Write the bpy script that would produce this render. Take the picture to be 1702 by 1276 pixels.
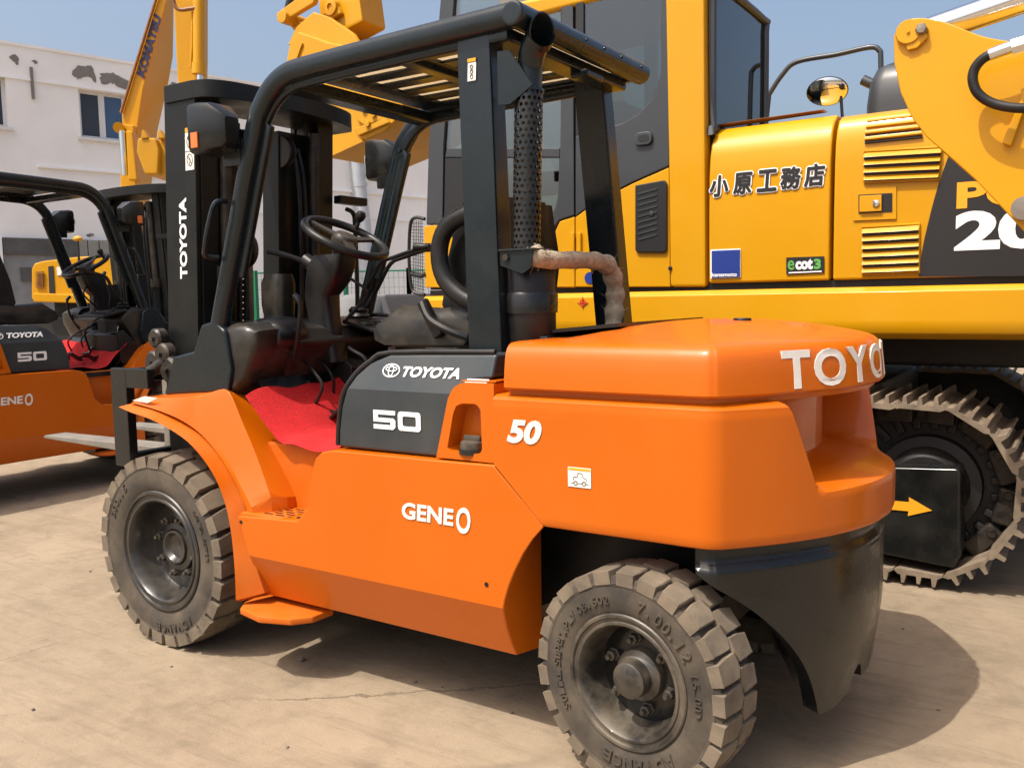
import bpy, bmesh, math, random
from mathutils import Vector as V, Matrix as M
random.seed(7)
S = bpy.context.scene
for o in list(bpy.data.objects): bpy.data.objects.remove(o)
C = S.collection
# ------------------------------------------------------------------ camera
IW, IH, FP = 1702.0, 1276.0, 1476.43
CAM = V((-3.3123, 2.9794, 1.4688)); YAW, PIT, ROL = -0.99275, -0.09533, -0.01798
_d = V((math.cos(PIT)*math.cos(YAW), math.cos(PIT)*math.sin(YAW), math.sin(PIT)))
_r0 = _d.cross(V((0, 0, 1))).normalized(); _u0 = _r0.cross(_d)
_r = math.cos(ROL)*_r0+math.sin(ROL)*_u0; _u = -math.sin(ROL)*_r0+math.cos(ROL)*_u0
DH = V((math.cos(YAW), math.sin(YAW), 0)); RH = V((math.sin(YAW), -math.cos(YAW), 0))
cd = bpy.data.cameras.new('camera'); cam = bpy.data.objects.new('camera', cd); C.objects.link(cam)
cam.matrix_world = M(((_r.x, _u.x, -_d.x, CAM.x), (_r.y, _u.y, -_d.y, CAM.y), (_r.z, _u.z, -_d.z, CAM.z), (0, 0, 0, 1)))
cd.sensor_width = 36; cd.lens = FP*36/IW; cd.clip_start = .05; cd.clip_end = 3000
S.camera = cam
# ------------------------------------------------------------------ sky and sun
SUN = V((.20, .50, 1.0)).normalized()
w = bpy.data.worlds.new('World'); S.world = w; w.use_nodes = True
nt = w.node_tree; bg = nt.nodes['Background']
sk = nt.nodes.new('ShaderNodeTexSky'); sk.sky_type = 'NISHITA'; sk.sun_disc = False
sk.sun_elevation = math.asin(SUN.z); sk.sun_rotation = math.atan2(SUN.x, SUN.y)
sk.air_density = 1.1; sk.dust_density = 7.5; sk.ozone_density = 1.2; sk.altitude = 50
nt.links.new(sk.outputs[0], bg.inputs[0]); bg.inputs[1].default_value = .15
sd = bpy.data.lights.new('sun', 'SUN'); sd.energy = 3.3; sd.angle = math.radians(.53); sd.color = (1, .94, .85)
so = bpy.data.objects.new('sun', sd); C.objects.link(so); so.rotation_euler = SUN.to_track_quat('Z', 'Y').to_euler(); so.location = (0, 0, 30)
S.view_settings.view_transform = 'Standard'; S.view_settings.look = 'None'; S.view_settings.gamma = 1
S.view_settings.use_curve_mapping = False; S.view_settings.exposure = .56

# ------------------------------------------------------------------ helpers
def ray(px, py): return _d+_r*((px-IW/2)/FP)-_u*((py-IH/2)/FP)
def at(px, py, ax, val):                     # the point of a photographed feature on the plane it lies in
    v = ray(px, py); return CAM+v*((val-CAM[ax])/v[ax])
def on(px, py, p0, n):
    v = ray(px, py); return CAM+v*((p0-CAM).dot(n)/v.dot(n))
def B(): return bmesh.new()
MATS = {}
def mat(name, col, rough=.5, metal=0., coat=0., var=.12, vs=5., bump=0., bs=60., dust=None, spec=.5, sheen=0.):
    m = bpy.data.materials.new(name); m.use_nodes = True; n = m.node_tree; L = n.links
    p = n.nodes['Principled BSDF']
    p.inputs['Roughness'].default_value = rough; p.inputs['Metallic'].default_value = metal
    p.inputs['Coat Weight'].default_value = coat; p.inputs['Coat Roughness'].default_value = .10
    p.inputs['Specular IOR Level'].default_value = spec
    if sheen: p.inputs['Sheen Weight'].default_value = sheen
    g = n.nodes.new('ShaderNodeNewGeometry')
    def noise(s, det=4, ro=.55):
        t = n.nodes.new('ShaderNodeTexNoise'); t.inputs['Scale'].default_value = s; t.inputs['Detail'].default_value = det
        t.inputs['Roughness'].default_value = ro; L.new(g.outputs['Position'], t.inputs['Vector']); return t.outputs['Fac']
    def ramp(fac, a, b):
        r = n.nodes.new('ShaderNodeMapRange'); r.inputs[1].default_value = a; r.inputs[2].default_value = b
        L.new(fac, r.inputs[0]); return r.outputs[0]
    def mix(fac, a, b):
        x = n.nodes.new('ShaderNodeMix'); x.data_type = 'RGBA'
        L.new(fac, x.inputs[0])
        for i, c in ((6, a), (7, b)):
            if isinstance(c, tuple): x.inputs[i].default_value = (*c, 1)
            else: L.new(c, x.inputs[i])
        return x.outputs[2]
    f = noise(vs)
    c = mix(ramp(f, .3, .7), tuple(k*(1-var) for k in col), tuple(min(1, k*(1+var)) for k in col))
    if dust:
        dc, amt, ds = dust
        x = noise(ds, 8, .65); k = n.nodes.new('ShaderNodeMath'); k.operation = 'MULTIPLY'; k.inputs[1].default_value = amt
        L.new(ramp(x, .38, .72), k.inputs[0]); c = mix(k.outputs[0], c, dc)
        rr = n.nodes.new('ShaderNodeMapRange'); L.new(k.outputs[0], rr.inputs[0]); rr.inputs[3].default_value = rough; rr.inputs[4].default_value = .9
        L.new(rr.outputs[0], p.inputs['Roughness'])
        if coat:
            cr = n.nodes.new('ShaderNodeMapRange'); L.new(k.outputs[0], cr.inputs[0]); cr.inputs[3].default_value = coat; cr.inputs[4].default_value = 0
            L.new(cr.outputs[0], p.inputs['Coat Weight'])
    L.new(c, p.inputs['Base Color'])
    if bump:
        bn = n.nodes.new('ShaderNodeBump'); bn.inputs['Strength'].default_value = bump; bn.inputs['Distance'].default_value = .01
        L.new(noise(bs, 5), bn.inputs['Height']); L.new(bn.outputs[0], p.inputs['Normal'])
    MATS[name] = m; return m
def lin(r, g, b):
    f = lambda c: (c/255/12.92 if c <= 10 else ((c/255+.055)/1.055)**2.4)
    return (f(r), f(g), f(b))
DUST = (.30, .235, .165)
ORANGE = mat('orange paint', (.51, .102, .0002), .33, coat=.34, var=.03, vs=2.5, bump=.012, bs=9, dust=((.54, .13, .008), .3, 3.5), spec=.25)
ORANGEM = mat('orange paint matt', (.50, .101, .001), .5, coat=.05, var=.04, vs=3, bump=.02, bs=40, dust=((.50, .17, .05), .35, 5), spec=.25)
YELLOW = mat('yellow paint', (.56, .268, .001), .36, coat=.2, var=.03, vs=1.5, bump=.008, bs=7, dust=((.57, .30, .03), .15, 3), spec=.28)
YELLOW2 = mat('yellow paint matt', (.54, .258, .004), .5, coat=.08, var=.06, vs=3, dust=((.48, .27, .06), .3, 4), spec=.3)
GUARD = mat('blue black paint', (.006, .011, .014), .22, coat=.22, var=.15, bump=.01, bs=12, dust=((.018, .02, .021), .30, 6), spec=.35)
BLACK = mat('black paint', (.006, .007, .007), .22, coat=.25, var=.2, dust=((.030, .027, .023), .4, 5), spec=.35)
MASTB = mat('mast paint', (.005, .006, .006), .36, coat=.05, var=.2, bump=.02, bs=30, dust=((.016, .014, .011), .40, 6), spec=.28)
PLAST = mat('black plastic', (.007, .007, .008), .32, var=.2, bump=.03, bs=220, dust=((.035, .030, .024), .4, 7), spec=.4)
COVER = mat('charcoal cover', (.022, .029, .034), .42, var=.12, bump=.03, bs=260, dust=((.08, .075, .065), .30, 4))
DUSTYB = mat('dusty plastic', (.009, .009, .009), .28, coat=.15, var=.2, bump=.03, bs=150, dust=((.10, .08, .052), .45, 5.5), spec=.4)
GREASE = mat('greasy steel', (.018, .016, .014), .4, metal=.3, var=.4, vs=20, bump=.15, bs=60, dust=((.12, .09, .06), .5, 12))
RUBBER = mat('tyre rubber', (.042, .034, .026), .85, var=.25, vs=7, bump=.1, bs=90, dust=((.15, .115, .075), .6, 6))
TREAD = mat('dusty tread', (.105, .083, .058), .9, var=.2, vs=9, bump=.14, bs=70, dust=((.245, .19, .13), .7, 7))
RIM = mat('rim paint', (.008, .009, .010), .28, coat=.4, var=.2, dust=((.13, .105, .075), .38, 7))
RIMD = mat('dusty rim', (.018, .017, .015), .34, coat=.25, var=.25, dust=((.22, .175, .12), .55, 8))
STEEL = mat('worn steel', (.25, .22, .19), .45, metal=.7, var=.3, vs=12, bump=.06, bs=60, dust=((.28, .22, .16), .5, 9))
FORKM = mat('fork steel', (.17, .155, .135), .6, metal=.2, var=.2, vs=6, bump=.05, bs=50, dust=((.26, .215, .16), .6, 7))
CHROME = mat('chrome', (.75, .75, .75), .12, metal=1, var=.04)
WHITE = mat('white vinyl', (.74, .70, .64), .5, var=.05, vs=30, bump=.03, bs=80, dust=((.55, .48, .38), .2, 20))
WHITEC = mat('white lettering', (.80, .80, .79), .45, var=.03)
RED = mat('red coil mat', (.50, .006, .008), .9, var=.4, vs=160, bump=.6, bs=380)
REDV = mat('red vinyl', (.45, .01, .015), .5, var=.1)
AMBER = mat('amber lens', (.75, .16, .02), .25, coat=.5, var=.1)
CREAM = mat('cream roof sheet', (.62, .55, .42), .7, var=.06)
HOSEC = mat('fibre lagging', (.34, .27, .185), .95, var=.35, vs=30, bump=.9, bs=150, dust=((.50, .42, .31), .7, 28))
CABG = mat('cab grey', (.030, .033, .038), .42, coat=.15, var=.08, bump=.01, bs=200)
CABD = mat('cab dark', (.012, .012, .013), .4, var=.1)
WALL = mat('white render', (.86, .855, .85), .9, var=.04, vs=1.1, bump=.05, bs=14, dust=((.70, .685, .67), .35, .7))
PATCH = mat('bare cement', (.20, .19, .175), .95, var=.15, vs=6, bump=.2, bs=20)
WFRAME = mat('window frame', (.66, .67, .68), .5, var=.05)
WDARK = mat('dark window', (.035, .037, .05), .12, var=.2, vs=.8)
WBLUE = mat('blue window', (.05, .10, .20), .12, var=.2, vs=.8)
DKCONC = mat('grey cement', (.24, .245, .25), .9, var=.15, vs=3, bump=.1, bs=18)
DKBAND = mat('dark lintel', (.09, .09, .088), .8, var=.2, vs=4)
GREEN = mat('green wire', (.01, .16, .08), .5, var=.1)
PIPEM = mat('galvanised pipe', (.46, .49, .53), .45, metal=.2, var=.08)
GREYC = mat('grey block', (.17, .17, .175), .85, var=.1, bump=.05, bs=40)
SHOE = mat('dusty track shoe', (.17, .13, .09), .8, var=.3, vs=14, bump=.15, bs=60, dust=((.29, .23, .16), .6, 10))
TRKD = mat('track black', (.006, .006, .006), .5, var=.3, dust=((.04, .034, .027), .4, 9))
BLUE = mat('blue vinyl', (.012, .035, .22), .4, var=.03)
NAVY = mat('navy lettering', (.018, .012, .06), .5, var=.03)
DECALB = mat('black vinyl', (.014, .014, .015), .45, var=.05, bump=.02, bs=30)
ORLET = mat('yellow lettering', (.80, .34, .01), .5, var=.03)
REDM = mat('red mark', (.6, .03, .01), .5, var=.03)
GRLET = mat('green lettering', (.10, .35, .08), .5, var=.03)
BROWN = mat('weathered seal', (.20, .075, .02), .5, var=.3, vs=12)
GRIT = mat('grit', (.14, .12, .10), .9, var=.3, vs=30)
def glass(name, tint, base, rough=.02):
    m = bpy.data.materials.new(name); m.use_nodes = True; n = m.node_tree; L = n.links
    for x in list(n.nodes): n.nodes.remove(x)
    o = n.nodes.new('ShaderNodeOutputMaterial'); t = n.nodes.new('ShaderNodeBsdfTransparent'); t.inputs[0].default_value = (*tint, 1)
    g = n.nodes.new('ShaderNodeBsdfGlossy'); g.inputs['Roughness'].default_value = rough; g.inputs['Color'].default_value = (.9, .95, 1, 1)
    f = n.nodes.new('ShaderNodeFresnel'); f.inputs[0].default_value = 1.5
    a = n.nodes.new('ShaderNodeMath'); a.operation = 'ADD'; a.inputs[1].default_value = base; L.new(f.outputs[0], a.inputs[0])
    x = n.nodes.new('ShaderNodeMixShader'); L.new(a.outputs[0], x.inputs[0]); L.new(t.outputs[0], x.inputs[1]); L.new(g.outputs[0], x.inputs[2])
    L.new(x.outputs[0], o.inputs[0]); return m
GLASS = glass('cab glass', (.50, .55, .54), .10)
GLASSD = glass('tinted cab glass', (.50, .55, .53), .05)
def translucent(name, col):
    m = bpy.data.materials.new(name); m.use_nodes = True; n = m.node_tree; L = n.links; p = n.nodes['Principled BSDF']
    p.inputs['Base Color'].default_value = (*col, 1); p.inputs['Roughness'].default_value = .6
    t = n.nodes.new('ShaderNodeBsdfTranslucent'); t.inputs[0].default_value = (*col, 1); x = n.nodes.new('ShaderNodeMixShader'); x.inputs[0].default_value = .6
    L.new(p.outputs[0], x.inputs[1]); L.new(t.outputs[0], x.inputs[2]); L.new(x.outputs[0], n.nodes['Material Output'].inputs[0]); return m
ROOFS = translucent('cream translucent sheet', (.80, .70, .54))
MIRG = mat('mirror glass', (.8, .8, .8), .03, metal=1, var=0)

def mk(name, bm, m, parent=None, smooth=38, bev=0, seg=2, loc=None, rot=None):
    bmesh.ops.remove_doubles(bm, verts=bm.verts, dist=1e-5)
    bmesh.ops.recalc_face_normals(bm, faces=bm.faces)
    if bev:
        es = [e for e in bm.edges if len(e.link_faces) == 2 and e.calc_face_angle(0) > .5]
        if es: bmesh.ops.bevel(bm, geom=es, offset=bev, segments=seg, affect='EDGES', profile=.5, clamp_overlap=True)
    th = math.radians(smooth)
    for f in bm.faces: f.smooth = True
    for e in bm.edges: e.smooth = len(e.link_faces) == 2 and e.calc_face_angle(0) < th
    me = bpy.data.meshes.new(name); bm.to_mesh(me); bm.free(); me.materials.append(m)
    o = obj(name, me, parent, loc, rot)
    if bev: wn = o.modifiers.new('normals', 'WEIGHTED_NORMAL'); wn.keep_sharp = True; wn.weight = 90
    return o
def obj(name, me, parent=None, loc=None, rot=None):
    o = bpy.data.objects.new(name, me); C.objects.link(o)
    if loc: o.location = loc
    if rot: o.rotation_euler = rot
    if parent:
        o.parent = parent
        if parent.get('_b'): o.matrix_parent_inverse = M.Translation(-parent.location)
    return o
def thing(name, label, cat, loc=(0, 0, 0), group=None):
    o = bpy.data.objects.new(name, None); C.objects.link(o); o.location = loc; o.empty_display_size = .2
    o['label'] = label; o['category'] = cat
    if group: o['group'] = group
    if tuple(loc) != (0, 0, 0): o['_b'] = 1          # its parts are written in world coordinates
    return o
def part(name, parent, loc=(0, 0, 0), rot=(0, 0, 0)):
    o = bpy.data.objects.new(name, None); C.objects.link(o); o.parent = parent; o.location = loc; o.rotation_euler = rot
    if parent.get('_b'): o.matrix_parent_inverse = M.Translation(-parent.location)
    return o
def tag(o, label, cat, group=None, kind=None):
    o['label'] = label; o['category'] = cat
    if group: o['group'] = group
    if kind: o['kind'] = kind
    return o
def copy_tree(o, parent=None):
    c = o.copy(); C.objects.link(c); c.parent = parent
    for ch in list(o.children): copy_tree(ch, c)
    return c
def box(x0, x1, y0, y1, z0, z1, bm=None):
    bm = bm or B(); r = bmesh.ops.create_cube(bm, size=1)
    for v in r['verts']: v.co = V(((x0+x1)/2+v.co.x*(x1-x0), (y0+y1)/2+v.co.y*(y1-y0), (z0+z1)/2+v.co.z*(z1-z0)))
    return bm
def obox(c, ux, uy, uz, dx, dy, dz, bm=None):     # oriented box
    bm = bm or B(); r = bmesh.ops.create_cube(bm, size=1)
    for v in r['verts']: v.co = V(c)+ux*(v.co.x*dx)+uy*(v.co.y*dy)+uz*(v.co.z*dz)
    return bm
def loft(rings, bm=None, cap=True, close=False):
    bm = bm or B(); R = [[bm.verts.new(p) for p in r] for r in rings]; n = len(R[0])
    pairs = list(zip(R[:-1], R[1:]))+([(R[-1], R[0])] if close else [])
    for a, b in pairs:
        for i in range(n):
            j = (i+1) % n; bm.faces.new((a[i], a[j], b[j], b[i]))
    if cap and not close: bm.faces.new(R[0][::-1]); bm.faces.new(R[-1])
    return bm
def pt3(p, axis, a):
    return V((p[0], a, p[1])) if axis == 'y' else V((p[0], p[1], a)) if axis == 'z' else V((a, p[0], p[1]))
def prism(pts, axis, a0, a1, bm=None): return loft([[pt3(p, axis, a0) for p in pts], [pt3(p, axis, a1) for p in pts]], bm)
def slab(pts, thick, bm=None):                    # solid from a 3d outline and a thickness vector
    return loft([[V(p) for p in pts], [V(p)+V(thick) for p in pts]], bm)
def crv(pts, n=8, closed=False):
    P = [V(p) for p in pts]; out = []; N = len(P)
    rng = range(N if closed else N-1)
    for i in rng:
        if closed: a, b, c, d = P[i-1], P[i], P[(i+1) % N], P[(i+2) % N]
        else: a, b, c, d = P[max(i-1, 0)], P[i], P[i+1], P[min(i+2, N-1)]
        for k in range(n):
            t = k/n
            out.append(.5*((2*b)+(c-a)*t+(2*a-5*b+4*c-d)*t*t+(3*b-a-3*c+d)*t**3))
    if not closed: out.append(P[-1])
    return out
def tube(path, r, n=10, bm=None, closed=False):
    P = [V(p) for p in path]; N = len(P); rings = []; up = None
    for i, p in enumerate(P):
        t = ((P[(i+1) % N]-P[i-1]) if closed else (P[min(i+1, N-1)]-P[max(i-1, 0)])).normalized()
        if up is None: up = t.orthogonal().normalized()
        up = (up-t*up.dot(t)).normalized(); s = t.cross(up)
        rr = r[i] if isinstance(r, (list, tuple)) else r
        rings.append([p+up*(math.cos(2*math.pi*k/n)*rr)+s*(math.sin(2*math.pi*k/n)*rr) for k in range(n)])
    return loft(rings, bm, True, closed)
def sweep(path, sec, side, bm=None):              # planar sweep of a section; side is the normal of the path's plane
    P = [V(p) for p in path]; N = len(P); side = V(side); rings = []
    for i, p in enumerate(P):
        t = (P[min(i+1, N-1)]-P[max(i-1, 0)]).normalized(); u = t.cross(side).normalized()
        rings.append([p+u*a+side*b for a, b in sec])
    return loft(rings, bm)
def rrect(w, h, r, n=3):
    o = []
    for cx, cy, a0 in ((w/2-r, h/2-r, 0), (-w/2+r, h/2-r, 90), (-w/2+r, -h/2+r, 180), (w/2-r, -h/2+r, 270)):
        for k in range(n+1):
            a = math.radians(a0+90*k/n); o.append((cx+r*math.cos(a), cy+r*math.sin(a)))
    return o
def lathe(prof, n=32, axis='y', c=(0, 0, 0), bm=None, a0=0):   # prof: (radius, along)
    c = V(c); rings = []
    for k in range(n):
        a = 2*math.pi*k/n+a0
        if axis == 'y': rings.append([c+V((r*math.cos(a), t, r*math.sin(a))) for r, t in prof])
        elif axis == 'z': rings.append([c+V((r*math.cos(a), r*math.sin(a), t)) for r, t in prof])
        else: rings.append([c+V((t, r*math.cos(a), r*math.sin(a))) for r, t in prof])
    bm = bm or B(); R = [[bm.verts.new(p) for p in r] for r in rings]; m = len(prof)
    for k in range(n):
        a, b = R[k], R[(k+1) % n]
        for i in range(m-1): bm.faces.new((a[i], a[i+1], b[i+1], b[i]))
    return bm
def cyl(p0, p1, r, n=14, bm=None, r1=None):
    return tube([p0, p1], [r, r if r1 is None else r1], n, bm)
def text_bm(body, w, h, ext=.003, bold=.02, shear=0., bm=None, T=None, space=1.0):
    cu = bpy.data.curves.new('t', 'FONT'); cu.body = body; cu.extrude = .5; cu.offset = bold; cu.shear = shear; cu.resolution_u = 4; cu.space_character = space
    o = bpy.data.objects.new('t', cu); C.objects.link(o)
    dg = bpy.context.evaluated_depsgraph_get(); me = bpy.data.meshes.new_from_object(o.evaluated_get(dg))
    bpy.data.objects.remove(o); bpy.data.curves.remove(cu)
    xs = [v.co.x for v in me.vertices]; ys = [v.co.y for v in me.vertices]
    x0, y0 = min(xs), min(ys); sx = w/(max(xs)-x0); sy = h/(max(ys)-y0)
    bm = bm or B(); n0 = len(bm.verts); bm.from_mesh(me); bm.verts.ensure_lookup_table(); bpy.data.meshes.remove(me)
    for v in bm.verts[n0:]:
        q = ((v.co.x-x0)*sx, (v.co.y-y0)*sy, (v.co.z+.5)*ext); v.co = T(q) if T else V(q)
    return bm
def text(name, body, m, parent, o, ux, uy, w, h, ext=.003, bold=.02, shear=0., space=1.0):
    o = V(o); ux = V(ux).normalized(); uy = V(uy).normalized(); n = ux.cross(uy)
    return mk(name, text_bm(body, w, h, ext, bold, shear, None, lambda q: o+ux*q[0]+uy*q[1]+n*q[2], space), m, parent, smooth=20)
def face_panel(poly, yin, yf, cuts=(), axis_sign=1, zcut=True):   # side panel: outline in x,z; outer face follows yf(x,z)
    bm = B(); f = bm.faces.new([bm.verts.new((x, 0, z)) for x, z in poly])
    for cx in cuts:
        bmesh.ops.bisect_plane(bm, geom=bm.verts[:]+bm.edges[:]+bm.faces[:], plane_co=(0, 0, cx) if zcut else (cx, 0, 0), plane_no=(0, 0, 1) if zcut else (1, 0, 0))
    fr = bm.faces[:]; r = bmesh.ops.extrude_face_region(bm, geom=fr)
    new = {v for v in r['geom'] if isinstance(v, bmesh.types.BMVert)}
    for v in bm.verts:
        if v in new: v.co.y = axis_sign*yf(v.co.x, v.co.z)
        else: v.co.y = axis_sign*yin
    return bm
def resample(pts, n):
    P = [V(p) for p in pts]+[V(pts[0])]; L = [0]
    for a, b in zip(P[:-1], P[1:]): L.append(L[-1]+(b-a).length)
    out = []; i = 0
    for k in range(n):
        s = L[-1]*k/n
        while L[i+1] < s: i += 1
        out.append(P[i].lerp(P[i+1], (s-L[i])/max(1e-9, L[i+1]-L[i])))
    return out
# ------------------------------------------------------------------ ground
def ground_mat():
    m = bpy.data.materials.new('dusty concrete'); m.use_nodes = True; n = m.node_tree; L = n.links; p = n.nodes['Principled BSDF']
    g = n.nodes.new('ShaderNodeNewGeometry')
    def noise(s, det=6, ro=.6, dis=0., src=None):
        t = n.nodes.new('ShaderNodeTexNoise'); t.inputs['Scale'].default_value = s; t.inputs['Detail'].default_value = det
        t.inputs['Roughness'].default_value = ro; t.inputs['Distortion'].default_value = dis; L.new(src or g.outputs['Position'], t.inputs['Vector']); return t
    def rng(f, a, b, c=0., d=1.):
        r = n.nodes.new('ShaderNodeMapRange'); L.new(f, r.inputs[0])
        for i, x in enumerate((a, b, c, d)): r.inputs[i+1].default_value = x
        return r.outputs[0]
    def mix(f, a, b, mode='MIX'):
        x = n.nodes.new('ShaderNodeMix'); x.data_type = 'RGBA'; x.blend_type = mode
        if isinstance(f, float): x.inputs[0].default_value = f
        else: L.new(f, x.inputs[0])
        for i, c in ((6, a), (7, b)):
            if isinstance(c, tuple): x.inputs[i].default_value = (*c, 1)
            else: L.new(c, x.inputs[i])
        return x.outputs[2]
    c = mix(rng(noise(.9, 7, .66, .8).outputs['Fac'], .38, .62), (.222, .172, .116), (.292, .228, .157))
    c = mix(rng(noise(3.2, 8, .7, .4).outputs['Fac'], .50, .68, 0, .6), c, (.165, .126, .085))
    c = mix(rng(noise(11, 8, .75).outputs['Fac'], .42, .66, 0, .5), c, (.31, .245, .17))
    c = mix(rng(noise(1.7, 5, .6, 1.5).outputs['Fac'], .57, .70, 0, .6), c, (.155, .122, .085))
    # drag marks left by tyres and brooms
    mp = n.nodes.new('ShaderNodeMapping'); mp.inputs['Rotation'].default_value = (0, 0, .35); mp.inputs['Scale'].default_value = (.7, 9, 1); L.new(g.outputs['Position'], mp.inputs[0])
    c = mix(rng(noise(1.3, 6, .7, .3, mp.outputs[0]).outputs['Fac'], .5, .75, 0, .6), c, (.17, .13, .088))
    mp2 = n.nodes.new('ShaderNodeMapping'); mp2.inputs['Rotation'].default_value = (0, 0, -.55); mp2.inputs['Scale'].default_value = (2.2, 14, 1); L.new(g.outputs['Position'], mp2.inputs[0])
    c = mix(rng(noise(1.6, 8, .75, .5, mp2.outputs[0]).outputs['Fac'], .54, .70, 0, .45), c, (.14, .108, .074))
    c = mix(rng(noise(26, 6, .8).outputs['Fac'], .56, .70, 0, .35), c, (.13, .10, .068))
    vor = n.nodes.new('ShaderNodeTexVoronoi'); vor.feature = 'DISTANCE_TO_EDGE'; vor.inputs['Scale'].default_value = .42
    nz = noise(2.5, 6, .7); vm = n.nodes.new('ShaderNodeVectorMath'); vm.operation = 'MULTIPLY_ADD'; vm.inputs[1].default_value = (.22, .22, .22)
    L.new(nz.outputs['Color'], vm.inputs[0]); L.new(g.outputs['Position'], vm.inputs[2]); L.new(vm.outputs[0], vor.inputs['Vector'])
    cr = rng(vor.outputs['Distance'], .001, .0042, .75, 0)
    pm = n.nodes.new('ShaderNodeMath'); pm.operation = 'MULTIPLY'; L.new(cr, pm.inputs[0]); L.new(rng(noise(.55, 3).outputs['Fac'], .47, .58), pm.inputs[1])
    c = mix(pm.outputs[0], c, (.115, .085, .055))
    sp = noise(130, 3, .8); c = mix(rng(sp.outputs['Fac'], .68, .74, 0, .5), c, (.13, .10, .07))
    L.new(c, p.inputs['Base Color']); p.inputs['Roughness'].default_value = .88; p.inputs['Specular IOR Level'].default_value = .25
    h = n.nodes.new('ShaderNodeMath'); h.operation = 'MULTIPLY_ADD'; h.inputs[1].default_value = -1.2; L.new(pm.outputs[0], h.inputs[0])
    h2 = n.nodes.new('ShaderNodeMath'); h2.operation = 'ADD'; L.new(noise(14, 8, .7).outputs['Fac'], h2.inputs[0]); L.new(sp.outputs['Fac'], h2.inputs[1]); L.new(h2.outputs[0], h.inputs[2])
    bn = n.nodes.new('ShaderNodeBump'); bn.inputs['Strength'].default_value = .35; bn.inputs['Distance'].default_value = .012
    L.new(h.outputs[0], bn.inputs['Height']); L.new(bn.outputs[0], p.inputs['Normal'])
    return m
bm = B(); bm.faces.new([bm.verts.new(p) for p in ((-700, -700, 0), (700, -700, 0), (700, 700, 0), (-700, 700, 0))])
gr = mk('ground', bm, ground_mat()); gr['kind'] = 'structure'; gr['label'] = 'dusty tan concrete yard with fine cracks'

# ------------------------------------------------------------------ the forklift
F = thing('forklift', 'large orange forklift in the middle with fully visible near wheels and rear counterweight', 'forklift', group='orange forklifts')
WB = 2.20; YL, YR = .50, -.385
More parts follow.
